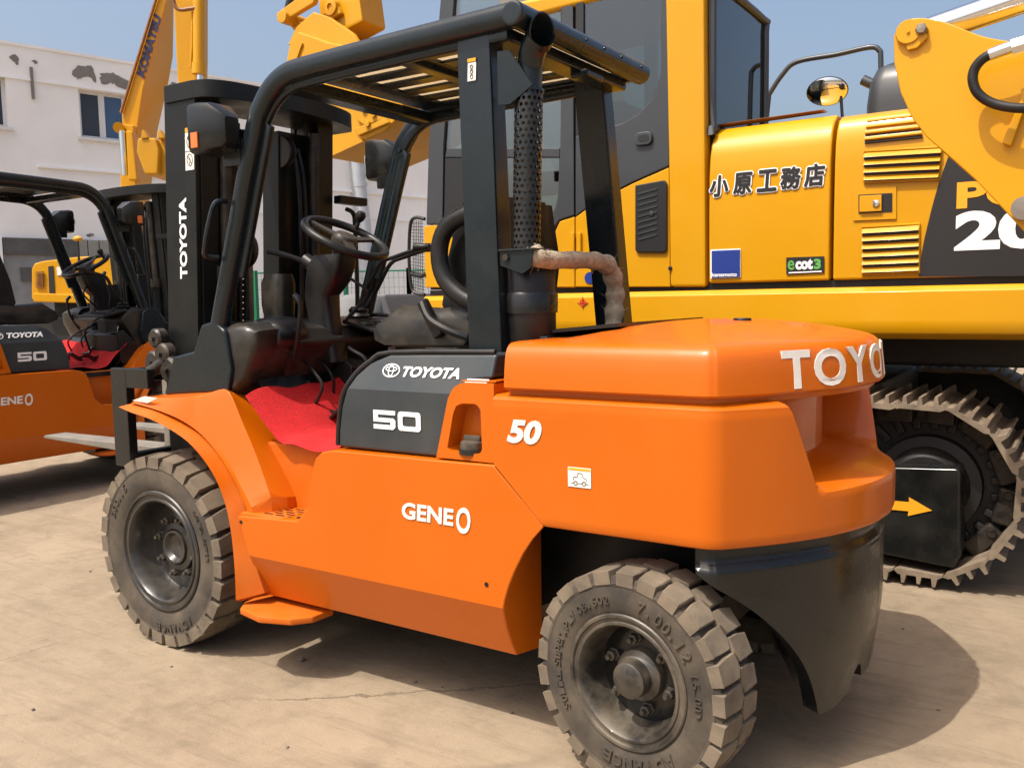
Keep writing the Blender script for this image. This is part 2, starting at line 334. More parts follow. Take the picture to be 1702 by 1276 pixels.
# --- wheels
def wheel(name, loc, R, Wd, nl, rowk, rim_r, disc_y, nuts, nut_r, hub, side, steer=0, texts=(), lab=None):
    E = part(name, F, loc, (0, 0, steer+(math.pi if side < 0 else 0)))
    h = Wd/2; Rb = R*.935; Rs = R*.885
    prof = [(rim_r*.97, -h*.8), (rim_r*1.08, -h*.98), (Rs*.9, -h), (Rb, -h*.9), (Rb, h*.9), (Rs, h*.955), (Rs*.992, h*.985), (Rs*.97, h*.985), (Rs*.955, h*.965), (rim_r*1.25, h*1.0), (rim_r*1.1, h*.97), (rim_r*1.03, h*.9), (rim_r*.98, h*.86)]
    mk('tyre', lathe(prof, 72), RUBBER, E, smooth=28)
    # tread blocks in two staggered rows
    pitch = 2*math.pi/nl
    for row in (0, 1):
        s = 1 if row == 0 else -1
        poly = [(-.37, 1.0), (.37, 1.0), (.44, .5), (.40, .05), (-.12, -.02), (-.48, .12), (-.44, .5)]
        rings = []
        for rr, sh, ex in ((Rs*.985, 1.04, 1.0), (R*.985, .97, .985), (R, .88, .94)):
            ring = []
            for a, t in poly:
                aa = a*sh*pitch+rowk*(1-t)*pitch*.28; yy = s*h*(t*ex)
                r2 = rr-(R*.018 if (t == 1.0 and rr > R*.99) else 0)
                ring.append(V((r2*math.sin(aa), yy, r2*math.cos(aa))))
            rings.append(ring if s > 0 else ring[::-1])
        lb = loft(rings); bmesh.ops.recalc_face_normals(lb, faces=lb.faces)
        me = None
        for k in range(nl):
            an = pitch*(k+.5*row)
            if me is None: o = mk('tread_block', lb, TREAD, E, smooth=30); me = o.data
            else: o = obj('tread_block', me, E)
            o.rotation_euler = (0, an+random.uniform(-.010, .010), 0); q_ = random.uniform(.985, 1.006); o.scale = (q_, random.uniform(.985, 1.01), q_)
    d = disc_y
    rp = [(rim_r*.99, h*.80), (rim_r*1.02, h*.93), (rim_r*1.0, h*.97), (rim_r*.96, h*.965), (rim_r*.945, h*.90), (rim_r*.90, h*.885), (rim_r*.885, h*.93), (rim_r*.85, h*.935), (rim_r*.82, h*.86), (rim_r*.79, h*.5), (rim_r*.765, d+.02), (rim_r*.72, d)]
    mk('rim', lathe(rp, 56), RIM if rowk > .5 else RIMD, E, smooth=32)
    mk('wheel_disc', lathe([(rim_r*.74, d+.004), (rim_r*.66, d+.012), (rim_r*.36, d+.012), (.0005, d+.012)], 40), RIM if rowk > .5 else BLACK, E)
    for k in range(nuts):
        a = 2*math.pi*(k+.3)/nuts; c = V((nut_r*math.cos(a), 0, nut_r*math.sin(a)))
        b = lathe([(.021, d+.012), (.021, d+.016), (.016, d+.017), (.0165, d+.036), (.012, d+.038), (.0085, d+.038), (.0085, d+.052), (.0005, d+.053)], 6, c=c)
        mk('wheel_nut', b, RIMD, E, smooth=20)
    hr, ht = hub
    if rowk > .5:   # drive hub: cup with a dished cover
        mk('hub', lathe([(hr*1.5, d+.012), (hr*1.45, d+.03), (hr*1.12, d+.036), (hr*1.05, ht*.7), (hr, ht), (hr*.9, ht), (hr*.7, ht-.018), (.0005, ht-.028)], 36), RIM, E)
    else:
        mk('hub', lathe([(hr*1.5, d+.012), (hr*1.42, d+.035), (hr*1.06, d+.05), (hr*1.03, ht*.72), (hr, ht*.76), (hr*1.0, ht*.95), (hr*.9, ht), (.0005, ht+.004)], 36), RIMD, E)
    if texts:
        for body, a_mid, rad, hh, wd in texts:
            n = len(body); bm = B()
            for i, ch in enumerate(body):
                if ch == ' ': continue
                an = a_mid-(i-(n-1)/2)*wd/rad     # angle from +x towards +z seen from outside (+y): x is to the left
                T = lambda q, an=an: V((-(math.cos(an)*(rad+q[1])+math.sin(an)*(q[0]-wd*.4)), h*.965+q[2], math.sin(an)*(rad+q[1])-math.cos(an)*(q[0]-wd*.4)))
                text_bm(ch, wd*.8 if ch not in '.-1(' else wd*.4, hh if ch not in '.-' else hh*.25, .008, .0, 0, bm, T)
            mk('sidewall_lettering', bm, RUBBER, E, smooth=20)
    if lab: E['label'] = lab
    return E
TXF = (('300-15', 2.5, .315, .030, .030), ('ADVANCE', -1.3, .315, .034, .036), ('SOLID-SUPER', .35, .318, .018, .02))
TXR = (('7.00-12', .95, .232, .034, .029), ('(5.00)', .12, .236, .022, .02), ('ADVANCE', -1.35, .226, .036, .036), ('Solid-Super-ply', 3.05, .236, .024, .0215), ('OB-502', 2.05, .236, .024, .0215))
for s in (1, -1):
    wheel('wheel', (0, .57 if s > 0 else -.57, .42), .42, .26, 27, .9, .258, .005, 8, .125, (.072, .050), s, 0, TXF if s > 0 else (), 'large front drive wheel with dished black rim')
    cx = -WB-.095*math.sin(.147)*s if s > 0 else -WB
    wheel('wheel', (cx, .606*s, .338), .338, .19, 25, .35, .202, -.015, 6, .108, (.054, .078), s, -.147, TXR if s > 0 else (), 'smaller rear steering wheel with protruding hub')
# --- chassis hidden behind the panels
mk('chassis', prism([(.05, .30), (.05, .62), (-.45, .62), (-.5, .80), (-1.75, .86), (-2.5, .80), (-2.5, .62), (-1.75, .40), (-1.6, .33)], 'y', -.36, .36), MASTB, F)
bm = cyl((0, -.5, .42), (0, .5, .42), .11, 16); mk('drive_axle', bm, MASTB, F)
bm = box(-2.27, -2.13, -.52, .52, .27, .42); mk('steering_axle', bm, GREASE, F, bev=.02)
# --- lower side panels
PAN = [(-.50, .632), (-.835, .652), (-.885, .70), (-.912, .79), (-.93, .865), (-.945, .900), (-.98, .926), (-1.04, .937), (-1.50, .940), (-1.735, .944), (-1.922, .768), (-1.88, .722), (-1.844, .672), (-1.81, .61), (-1.785, .555), (-1.768, .505), (-1.759, .455), (-1.752, .40), (-1.752, .345), (-1.757, .293), (-.535, .298), (-.556, .474)]
for s in (1, -1):
    yf = lambda x, z: .68 if z > .4795 else .68-(.48-z)/.19*.085
    bm = face_panel(PAN, .49, yf, (.48,), s)
    for v in bm.verts:                       # the inner edge of the wheel arch is upright
        if abs(abs(v.co.y)-.49) < 1e-4 and v.co.x < -1.745: v.co.x = -1.795
    mk('side_panel', bm, ORANGE, F, smooth=18, bev=.006, seg=4)
    for px_, pz in ((-1.70, .55), (-.52, .61)):
        mk('panel_hole', lathe([(.0075, .681*s), (.0075, .6825*s), (.0005, .6825*s)], 12, c=(px_, 0, pz)), BLACK, F)
    # step well: inner wall, front cheek and slotted tread plate
    bm = prism([(-.42, .64), (-.42, .90), (-1.0, .90), (-1.0, .64)], 'y', .40*s, .5*s); mk('step_wall', bm, ORANGEM, F, bev=.006)
    bm = B()
    xs = [-.515, -.56, -.60, -.625, -.665, -.69, -.73, -.755, -.795, -.835]
    ys = [.505, .52, .532, .544, .556, .568, .58, .592, .604, .616, .628, .664]
    bm = box(-.84, -.51, .50*s, .672*s, .622, .646)
    mk('step_tread', bm, ORANGEM, F, bev=.004)
    bm = B()
    for r_ in range(5):
        for c_ in range(4):
            x = -.56-c_*.066-(.03 if r_ % 2 else 0)
            if x < -.79: continue
            pts = [(x+a, (.528+r_*.026)*s+b) for a, b in rrect(.046, .011, .005, 2)]
            prism(pts, 'z', .6462, .6475, bm)
    mk('tread_slots', bm, BLACK, F)
    for bx, by in ((-.60, .60), (-.80, .635)):
        mk('step_bolt', lathe([(.011, .646), (.011, .654), (.0005, .655)], 6, 'z', (bx, by*s, 0)), GREASE, F)
    # low step plate
    st = [(-.47, .53), (-.486, .655), (-.53, .715), (-.671, .743), (-.80, .70), (-.853, .636), (-.86, .53)]
    mk('step_plate', prism([(x, y*s) for x, y in st], 'z', .245, .272), ORANGEM, F, bev=.007)
    mk('step_bracket', box(-.82, -.5, .36*s, .53*s, .25, .30), BLACK, F)
# --- front fenders: flared lip round the tyre, ridge-backed shell above
lip_o = [(197, 676, .70), (215, 684, .70), (258, 700, .70), (312, 734, .70), (352, 784, .70), (373.5, 835, .70), (384, 885, .70), (390, 946, .70), (392, 997, .70)]
lip_i = [(212, 672, .66), (228, 676, .655), (266, 687, .64), (330, 722, .62), (372, 770, .62), (396, 815, .63), (408, 850, .645), (420, 920, .66), (440, 985, .64)]
for s in (1, -1):
    O = crv([at(a, b, 1, c) for a, b, c in lip_o], 5); I = crv([at(a, b, 1, c) for a, b, c in lip_i], 5)
    K = [V((p.x*1.0, p.y-.16, p.z+.012)) for p in I]
    rings = [[V((q.x, q.y*s, q.z)) for q in (o_, i_, k_, V((o_.x+(k_.x-o_.x)*.6, k_.y+.02, o_.z-.012)), o_+V((0, -.018, -.01)))] for o_, i_, k_ in zip(O, I, K)]
    mk('fender_lip', loft(rings), ORANGEM, F, smooth=35)
    # shell
    A = [at(a, b, 1, c) for a, b, c in ((218, 669, .655), (262, 682, .645), (300, 698, .635), (334, 722, .625), (366, 760, .625), (392, 803, .632), (410, 846, .65))]
    Bq = [at(a, b, 1, c) for a, b, c in ((240, 661, .62), (285, 661, .615), (315, 662, .61), (330, 665, .60), (352, 712, .61), (385, 778, .628), (418, 843, .655))]
    Cq = [at(a, b, 1, c) for a, b, c in ((244, 659, .56), (290, 656, .56), (345, 653, .56), (378, 649, .56), (402, 700, .575), (427, 760, .59), (450, 826, .605))]
    D = [at(a, b, 1, c) for a, b, c in ((246, 657, .48), (292, 653, .48), (350, 650, .48), (390, 652, .50), (431, 719, .515), (460, 780, .53), (477, 826, .545))]
    Eq = [V((p.x, .40, p.z-.02)) for p in D]; G = [V((a.x+.0, .44, a.z-.06)) for a in A]
    rows = [crv(x, 4)+[V((x[-1].x-.004, x[-1].y, .644))] for x in (A, Bq, Cq, D, Eq, G)]
    rings = [[V((row[i].x, row[i].y*s, row[i].z)) for row in rows] for i in range(len(rows[0]))]
    mk('fender', loft(rings), ORANGE, F, smooth=22, bev=.004)
    # cast foot of the front guard leg
    ft = [(.135, 1.07), (-.02, 1.082), (-.30, 1.105), (-.325, 1.20), (-.295, 1.36), (-.235, 1.40), (-.145, 1.385), (-.085, 1.27), (.055, 1.245)]
    yo = .535 if s > 0 else -.475
    mk('guard_foot', prism(ft, 'y', yo, yo-.10*s), GUARD, F, bev=.014)
pl = [(222, 672), (240, 664), (262, 672), (245, 679)]
mk('fender_sticker', slab([at(a, b, 1, .647)+V((0, .003, .006)) for a, b in ((222, 668), (241, 661), (262, 664), (246, 672))], (0, 0, .002)), WHITE, F)
# --- floor and red mat
mk('floor_plate', box(-1.05, -.30, -.52, .47, .86, .895), BLACK, F)
bm = B(); nx, ny = 22, 24; grid = []
for i in range(nx+1):
    row = []
    for j in range(ny+1):
        u, v_ = i/nx, j/ny; x = -.44-.60*u; y = -.45+1.0*v_
        z = .93
        if x > -.62: z += (x+.62)*1.05
        if y > .47:
            e = y-.47; y = .47+e*.9; z -= e*e*(4.0 if x > -.95 else 1.0)
            x += .0
        z += .008*math.sin(x*23+y*9)+.006*math.sin(y*31-x*17)
        if y > .40 and x > -.66: y += (x+.66)*.10
        row.append(bm.verts.new((x, y, z)))
    grid.append(row)
for i in range(nx):
    for j in range(ny): bm.faces.new((grid[i][j], grid[i+1][j], grid[i+1][j+1], grid[i][j+1]))
bmesh.ops.solidify(bm, geom=bm.faces[:], thickness=.014)
mk('floor_mat', bm, RED, F, smooth=60)['label'] = 'bright red looped floor mat'
pd = part('pedal', F); 
for (x, y) in ((-.62, .20), (-.66, -.05), (-.62, -.2)):
    mk('pedal_pad', obox((x, y, 1.0), V((.8, 0, -.6)), V((0, 1, 0)), V((.6, 0, .8)), .12, .075, .014), DUSTYB, pd, bev=.004)
    mk('pedal_arm', tube([(x+.02, y, .99), (x+.10, y, 1.0), (x+.2, y, 1.12)], .011, 8), BLACK, pd)
# --- charcoal engine cover
HOOD = [(-1.03, .944), (-1.034, 1.0), (-1.05, 1.09), (-1.074, 1.15), (-1.11, 1.205), (-1.165, 1.25), (-1.25, 1.282), (-1.70, 1.292), (-1.70, 1.215), (-1.612, 1.205), (-1.552, 1.15), (-1.495, .944)]
bm = face_panel(HOOD, -.62, lambda x, z: .645 if z < 1.161 else .645-(z-1.16)*.38, (1.16,))
for v in bm.verts:
    if v.co.y < -.5 and v.co.z > 1.165: v.co.y += .045
mk('engine_cover', bm, COVER, F, smooth=18, bev=.012, seg=5)
HF = [(-1.024, .95), (-1.028, 1.0), (-1.044, 1.09), (-1.068, 1.153), (-1.105, 1.211), (-1.162, 1.257), (-1.249, 1.289), (-1.69, 1.298)]
yv = lambda z: .640 if z < 1.16 else .640-(z-1.16)*.38
mk('cover_edging', tube(crv([(x, yv(z), z) for x, z in HF], 3), .010, 8), PLAST, F)
# --- fuel filler block with recessed cap
for s in (1, -1):
    out = [(-1.497, .948), (-1.552, 1.148), (-1.575, 1.185), (-1.612, 1.203), (-1.735, 1.203), (-1.735, .948)]
    inn = [(-1.545, .985), (-1.572, 1.10), (-1.585, 1.125), (-1.61, 1.135), (-1.665, 1.135), (-1.682, 1.118), (-1.685, .985), (-1.67, .972), (-1.56, .972)]
    N = 48
    def lp(p, y):
        q = resample([V((a, 0, b)) for a, b in p], N); c = sum(q, V())/N
        q.sort(key=lambda v: math.atan2(v.z-c.z, v.x-c.x)); return [V((v.x, y*s, v.z)) for v in q]
    deep = [(x*.9+(-1.62)*.1, z*.94+1.03*.06) for x, z in inn]
    bm = loft([lp(out, .45), lp(out, .662), lp(out, .668), lp(inn, .668), lp(inn, .662), lp(deep, .605)])
    mk('filler_box', bm, ORANGE, F, smooth=30)
    mk('cover_pad', slab([(-1.60, .52*s, 1.205), (-1.735, .52*s, 1.206), (-1.735, .655*s, 1.206), (-1.60, .655*s, 1.205)], (0, 0, .004)), ORANGE, F)
    if s > 0:
        E = part('fuel_cap', F)
        mk('cap_rim', lathe([(.040, 0), (.042, .014), (.040, .026), (.034, .030), (.0005, .031)], 28, 'z', (-1.622, .632, .978)), RIMD, E)
        mk('cap_grip', box(-1.656, -1.588, .626, .638, 1.006, 1.026), RIMD, E, bev=.005)
        mk('cap_neck', lathe([(.047, -.012), (.047, .004), (.03, .006)], 24, 'z', (-1.622, .632, .978)), BLACK, E)
        mk('filler_label', slab([(-1.615, .664, 1.197), (-1.70, .664, 1.197), (-1.70, .64, 1.2115), (-1.615, .64, 1.2115)], (0, .0, .0015)), WHITE, F)
# --- counterweight
def plan(zf, n1=14):
    """closed plan outline seen from above, near side first, front at x=zf"""
    cor = crv([(-2.36, .683, 0), (-2.43, .681, 0), (-2.462, .672, 0), (-2.495, .648, 0), (-2.60, .530, 0), (-2.68, .415, 0), (-2.742, .295, 0), (-2.785, .155, 0), (-2.802, 0, 0)], 20)
    P = [V((zf+(-2.36-zf)*k/n1, .682, 0)) for k in range(n1)]+cor
    Q = P+[V((p.x, -p.y, 0)) for p in P[-2::-1]]
    return Q
def plan_in(zf, inset):
    q = plan(zf); out = []
    for i, p in enumerate(q):
        t = (q[min(i+1, len(q)-1)]-q[max(i-1, 0)]).normalized(); nn = V((t.y, -t.x, 0))
        if nn.dot(V((p.x+2.1, p.y, 0))) < 0: nn = -nn
        out.append(p-nn*inset)
    return out
def ss(a, b, x):
    t = max(0, min(1, (x-a)/(b-a))); return t*t*(3-2*t)
zs = [.766, .770, .780]+[.80+.0125*k for k in range(29)]+[1.155, 1.164, 1.170]
rings = []
for z in zs:
    fx = -1.738 if z > .95 else -1.738-(.95-z)/.182*.184
    ins = .012 if z < .768 else .004 if z < .775 else 0 if z < 1.15 else .003 if z < 1.16 else .012 if z < 1.168 else .026
    base = plan_in(fx, ins); hw = .450-.085*max(0, (1.16-z)/.25); half = [p for p in base[:len(base)//2+1]]
    rear = [p for p in half if p.x < -2.40]; front = [p for p in half if p.x >= -2.40]; y1 = rear[0].y
    def xat(y):
        for q, r_ in zip(rear[:-1], rear[1:]):
            if r_.y <= y <= q.y: return q.x+(r_.x-q.x)*((q.y-y)/max(1e-9, q.y-r_.y))
        return rear[-1].x
    # columns follow the edge of the opening
    ys = [.5*(y1+hw+.055)+.5*(y1-hw-.055)*math.cos(math.pi*k/26) for k in range(26)]+[hw+.055-.07*k/4 for k in range(4)]+[(hw-.015)*(1-k/24) for k in range(25)]
    col = []
    for y in ys:
        dep = (1-max(0, min(1, (y-hw+.015)/.07)))*(1 if z > 1.168 else ss(.895, .965, z))*.24
        col.append(V((xat(y)+dep, y, z)))
    h2 = [V((p.x, p.y, z)) for p in front]+col
    rings.append(h2+[V((p.x, -p.y, z)) for p in h2[-2::-1]])
mk('counterweight', loft(rings), ORANGE, F, smooth=40)['label'] = 'rounded orange counterweight with recessed rear opening'
cw_levels = [(1.170, .03), (1.184, .028), (1.188, .006), (1.195, .0), (1.25, .005), (1.285, .010), (1.302, .015), (1.316, .023), (1.326, .034), (1.332, .048)]
def tier(inset): return [V((p.x+.040*ss(-2.40, -2.72, p.x), p.y, 0)) for p in plan_in(-1.783, inset)]
rings = [[V((p.x, p.y, z)) for p in tier(i)] for z, i in cw_levels]
for t, z in ((.04, 1.338), (.10, 1.344), (.2, 1.354), (.35, 1.367), (.55, 1.379), (.8, 1.386), (.97, 1.388)):
    rings.append([V((p.x+(-2.2-p.x)*t, p.y*(1-t), z-.028*ss(-2.15, -1.8, p.x+(-2.2-p.x)*t)*ss(0, .3, t))) for p in tier(.048)])
UP = mk('counterweight_top', loft(rings), ORANGE, F, smooth=40)
mk('top_socket', lathe([(.001, 1.3915), (.028, 1.3915), (.030, 1.388), (.03, 1.38)], 20, 'z', (-2.33, .05, 0)), BLACK, F)
mk('cover_rear', box(-1.80, -1.60, -.44, .44, 1.20, 1.345), BLACK, F, bev=.01)
mk('radiator_cover', slab([(-1.70, -.42, 1.345), (-1.70, .40, 1.345), (-2.02, .36, 1.372), (-2.02, -.40, 1.372)], (0, 0, .012)), BLACK, F)
# raised letters round the back of the counterweight
cur = tier(-.001); cum = [0]
for a, b in zip(cur[:-1], cur[1:]): cum.append(cum[-1]+(b-a).length)
mid = cum[-1]/2
def on_curve(s_):
    for i in range(len(cur)-1):
        if cum[i+1] >= s_:
            t = (s_-cum[i])/(cum[i+1]-cum[i]); tg = (cur[i+1]-cur[i]).normalized(); return cur[i].lerp(cur[i+1], t), tg
bm = B()
for i, (ch, wd) in enumerate(zip('TOYOTA', (.112, .150, .140, .150, .112, .145))):
    pos = (-.525, -.405, -.252, -.098, .062, .168)[i]
    def T(q, pos=pos, wd=wd):
        p, tg = on_curve(mid+pos+q[0]); nn = V((tg.y, -tg.x, 0))
        if nn.dot(V((p.x+2.1, p.y, 0))) < 0: nn = -nn
        zz = 1.202+q[1]; ins = .001+.012*max(0, (zz-1.2)/.11)
        return p+nn*(q[2]-ins-.003)+V((0, 0, zz))
    text_bm(ch, wd*.95, .108, .0045, .03, 0, bm, T)
mk('rear_lettering', bm, WHITE, F, smooth=25)
# black lower skirt with wheel arches
bm = B(); pts = plan_in(-1.9, .035); cols = []
for p in pts:
    if p.x > -2.40: continue
    rr = .50**2-(p.x+2.19)**2
    lo = .20 if rr <= 0 else max(.20, .12+1.25*math.sqrt(rr))
    if abs(p.y) < .3: lo += .05*ss(.30, .1, abs(p.y))
    nd = .042**2-(p.y-.13)**2
    if nd > 0: lo += math.sqrt(nd)*1.3
    lo = min(lo, .745); h1 = max(.680, lo+.004); zt = [lo+(h1-lo)*k/9 for k in range(9)]+[h1+(.766-h1)*t for t in (0, .12, .25, .38, .5, 1)]
    c = V((p.x+2.1, p.y, 0)).normalized(); o_, i_ = [], []
    for k, z in enumerate(zt):
        ins = .022*ss(.695, .72, z)+.03*ss(.5, .2, z)-.004; z += k*1e-5
        o_.append(V((p.x-c.x*ins, p.y-c.y*ins, z))); i_.append(V((p.x-c.x*(ins+.06), p.y-c.y*(ins+.06), z)))
    cols.append(o_+i_[::-1])
bm = loft(cols)
mk('rear_skirt', bm, BLACK, F, smooth=35)['label'] = 'glossy black lower counterweight skirt'
mk('counterweight_core', prism([(-2.45, .76), (-2.45, .5), (-2.58, .25), (-2.62, .25), (-2.62, .76)], 'y', -.26, .26), BLACK, F)
mk('wheel_well', prism([(-1.76, .90), (-2.46, .90), (-2.46, .80), (-1.95, .80), (-1.76, .72)], 'y', -.60, .60), BLACK, F)
# --- overhead guard
for s, y in ((1, YL), (-1, YR)):
    path = crv([(-.19, y, 1.26), (-.235, y, 1.40), (-.37, y, 1.79), (-.50, y, 2.16), (-.545, y, 2.24), (-.61, y, 2.305), (-.70, y, 2.343), (-.83, y, 2.352), (-1.2, y, 2.362), (-1.73, y, 2.372)], 5)
    mk('guard_rail', sweep(path, rrect(.080, .068, .028, 3), (0, 1, 0)), GUARD, F, smooth=50)
    inn = [V((p.x-.038 if p.z < 2.2 else p.x, y-.02*s, p.z-.04)) for p in path[8:-2]]
    mk('rail_flange', sweep(inn, rrect(.05, .03, .008, 2), (0, 1, 0)), GUARD, F, smooth=50)
    # upright rear post
    r0 = [(-1.503, 1.18), (-1.655, 1.18)]; 
    a = .085
    yb = y if s > 0 else -.535
    ring0 = [V((-1.527, yb+.01*s, 1.17)), V((-1.664, yb+.01*s, 1.17)), V((-1.664, yb-a*s, 1.17)), V((-1.527, yb-a*s, 1.17))]
    ring1 = [V((-1.496, y+.002*s, 2.36)), V((-1.630, y+.002*s, 2.36)), V((-1.630, y-a*s, 2.36)), V((-1.496, y-a*s, 2.36))]
    mk('rear_post', loft([ring0, ring1]), GUARD, F, bev=.01)
    # grab handle on the front leg
    yo = y+.05*s
    mk('grab_handle', tube(crv([(-.345, yo-.02*s, 1.885), (-.335, yo+.03*s, 1.875), (-.31, yo+.045*s, 1.80), (-.275, yo+.045*s, 1.70), (-.262, yo+.03*s, 1.665), (-.275, yo-.02*s, 1.66)], 4), .011, 8), GUARD, F)
bm = B(); cyl((-1.745, YR-.045, 2.365), (-1.745, YL+.045, 2.365), .041, 20, bm); mk('guard_rear_bar', bm, GUARD, F, bev=.012)
for y in (.44, .36, .12, -.02, -.16, -.34):
    mk('bar_hole', lathe([(.006, 0), (.006, .003), (.0005, .003)], 8, 'x', (-1.7875, y, 2.372)), BLACK, F)
mk('guard_front_beam', box(-.72, -.62, YR, YL, 2.285, 2.335), GUARD, F, bev=.012)
mk('guard_mid_beam', box(-1.19, -1.13, YR, YL, 2.335, 2.368), GUARD, F, bev=.008)
mk('guard_rear_beam', box(-1.70, -1.60, YR, YL, 2.30, 2.345), GUARD, F, bev=.01)
nb = 6
for k in range(nb+1):
    y = YR+.04+(YL-YR-.08)*k/nb
    mk('roof_bar', box(-1.62, -.68, y-.036, y+.036, 2.354, 2.366), GUARD, F, bev=.003)
for xx in (-.74, -1.16, -1.58): mk('roof_plate', box(xx-.07, xx+.07, YR+.02, YL-.02, 2.3525, 2.3645), GUARD, F)
mk('roof_sheet', box(-1.66, -.66, YR+.03, YL-.03, 2.372, 2.376), ROOFS, F)
mk('work_lamp', box(-1.735, -1.66, -.12, .02, 2.275, 2.305), GUARD, F, bev=.01)
mk('post_sticker', slab([(-1.545, YL+.006, 2.19), (-1.578, YL+.006, 2.19), (-1.580, YL+.0045, 2.25), (-1.547, YL+.0045, 2.25)], (0, .002, 0)), WHITE, F)
mk('sticker_band', slab([(-1.547, YL+.0072, 2.2515), (-1.580, YL+.0072, 2.2515), (-1.580, YL+.0072, 2.262), (-1.547, YL+.0072, 2.262)], (0, .0016, 0)), ORLET, F)
bm = B()
for k in range(3): tube([(-1.562+.006*math.cos(a*.524), YL+.0085, 2.235-.016*k+.006*math.sin(a*.524)) for a in range(12)], .0012, 5, bm, True)
mk('sticker_print', bm, DECALB, F)
# --- exhaust: perforated guard round the pipe, elbow, lagged hose
ex0, ex1 = V((-1.735, .462, 1.62)), V((-1.735, .428, 2.145)); exr = .047
bm = B(); nr, nc = 26, 16
ax = (ex1-ex0).normalized(); e1 = V((1, 0, 0)); e2 = ax.cross(e1).normalized(); ln = (ex1-ex0).length
def exp(u, v_): a = 2*math.pi*u; return ex0+ax*(v_*ln)+e1*(math.cos(a)*exr)+e2*(math.sin(a)*exr)
for i in range(nr):
    for j in range(nc):
        c = ((j+.5+.5*(i % 2))/nc, (i+.5)/nr); hole = []; outer = []
        for k in range(8):
            a = 2*math.pi*k/8+math.pi/8; ca, sa = math.cos(a), math.sin(a)
            hole.append(bm.verts.new(exp(c[0]+ca*.34/nc, c[1]+sa*.34/nr)))
            outer.append(bm.verts.new(exp(c[0]+math.copysign(.5 if abs(ca) > .5 else .207, ca)/nc, c[1]+math.copysign(.5 if abs(sa) > .5 else .207, sa)/nr)))
        for k in range(8): bm.faces.new((outer[k], outer[(k+1) % 8], hole[(k+1) % 8], hole[k]))
        for k, (p_, q_) in ((0, (.5, .5)), (2, (-.5, .5)), (4, (-.5, -.5)), (6, (.5, -.5))):
            bm.faces.new((outer[k], bm.verts.new(exp(c[0]+p_/nc, c[1]+q_/nr)), outer[(k+1) % 8]))
mk('perforated_guard', bm, BLACK, F, smooth=50)
bm = cyl(ex0-ax*.05, ex1+ax*.01, .030, 16); mk('exhaust_pipe', bm, GREASE, F)
el = crv([ex1-ax*.02, ex1+ax*.04, ex1+V((-.004, -.003, .085)), ex1+V((-.020, .004, .125)), ex1+V((-.052, .020, .158)), ex1+V((-.074, .034, .168))], 5)
def ering(i, r):
    t = (el[min(i+1, len(el)-1)]-el[max(i-1, 0)]).normalized(); sy = V((0, 1, 0)); u = t.cross(sy).normalized(); sy = u.cross(t)
    return [el[i]+u*(math.cos(k*math.pi/12)*r*(1.18 if i == len(el)-1 else 1))+sy*(math.sin(k*math.pi/12)*r)+(t*math.cos(k*math.pi/12)*-.03 if i == len(el)-1 else V()) for k in range(24)]
N_ = len(el); bm = loft([ering(i, .042+.005*i/N_) for i in range(N_)]+[ering(i, .037+.005*i/N_) for i in range(N_-1, -1, -1)], None, False)
mk('exhaust_elbow', bm, GUARD, F, smooth=60)
mk('guard_cap', tube([ex1-ax*.004, ex1+ax*.006], .051, 20), GUARD, F)
mk('exhaust_bracket', slab([(-1.66, .50, 2.10), (-1.70, .49, 2.10), (-1.775, .47, 2.155), (-1.70, .49, 2.27), (-1.66, .50, 2.27)], (0, -.006, 0)), GUARD, F)
mk('exhaust_bracket', box(-1.80, -1.66, .40, .52, 1.625, 1.632), GUARD, F, bev=.002)
mk('exhaust_bracket', slab([(-1.665, .512, 1.63), (-1.79, .512, 1.63), (-1.785, .512, 1.57), (-1.75, .512, 1.55), (-1.665, .512, 1.58)], (0, -.005, 0)), GUARD, F)
mk('bracket_bolt', lathe([(.012, .512), (.012, .522), (.0005, .523)], 6, c=(-1.69, 0, 1.605)), GREASE, F)
mk('air_cleaner', lathe([(.0005, -.30), (.075, -.30), (.088, -.28), (.088, -.02), (.075, 0), (.0005, 0)], 28, 'z', (-1.70, .385, 1.60)), PLAST, F)
mk('cleaner_cap', lathe([(.0005, -.02), (.094, -.02), (.096, .04), (.09, .05), (.0005, .05)], 28, 'z', (-1.70, .385, 1.44)), BLACK, F)
hp = crv([(-1.762, .455, 1.625), (-1.785, .475, 1.602), (-1.80, .40, 1.595), (-1.80, .22, 1.600), (-1.80, .06, 1.598), (-1.80, -.02, 1.575), (-1.80, -.062, 1.50), (-1.80, -.058, 1.43), (-1.80, -.045, 1.355)], 8)
mk('lagged_hose', tube(hp, [.030+.004*math.sin(k*.9)*(1 if k > 28 else .3)+(.004 if k > 34 else 0) for k in range(len(hp))], 18), HOSEC, F, smooth=60)['label'] = 'exhaust hose wrapped in frayed tan lagging'
bm = B()
for k in range(130):
    i = random.choice(list(range(30, 46))*2+list(range(54, len(hp)))*3+list(range(len(hp)))); i = min(i, len(hp)-1); p = hp[i]; dr = V((random.gauss(0, 1), random.gauss(0, 1), random.gauss(-.1, .8))).normalized()
    q = p+dr*.028; L_ = random.uniform(.006, .03)
    tube([q, q+dr*L_*.5+V((0, 0, random.gauss(0, .006))), q+dr*L_+V((random.gauss(0, .008), random.gauss(0, .008), random.gauss(0, .01)))], [.0011, .0009, .0004], 4, bm)
mk('frayed_fibres', bm, HOSEC, F)['kind'] = 'stuff'
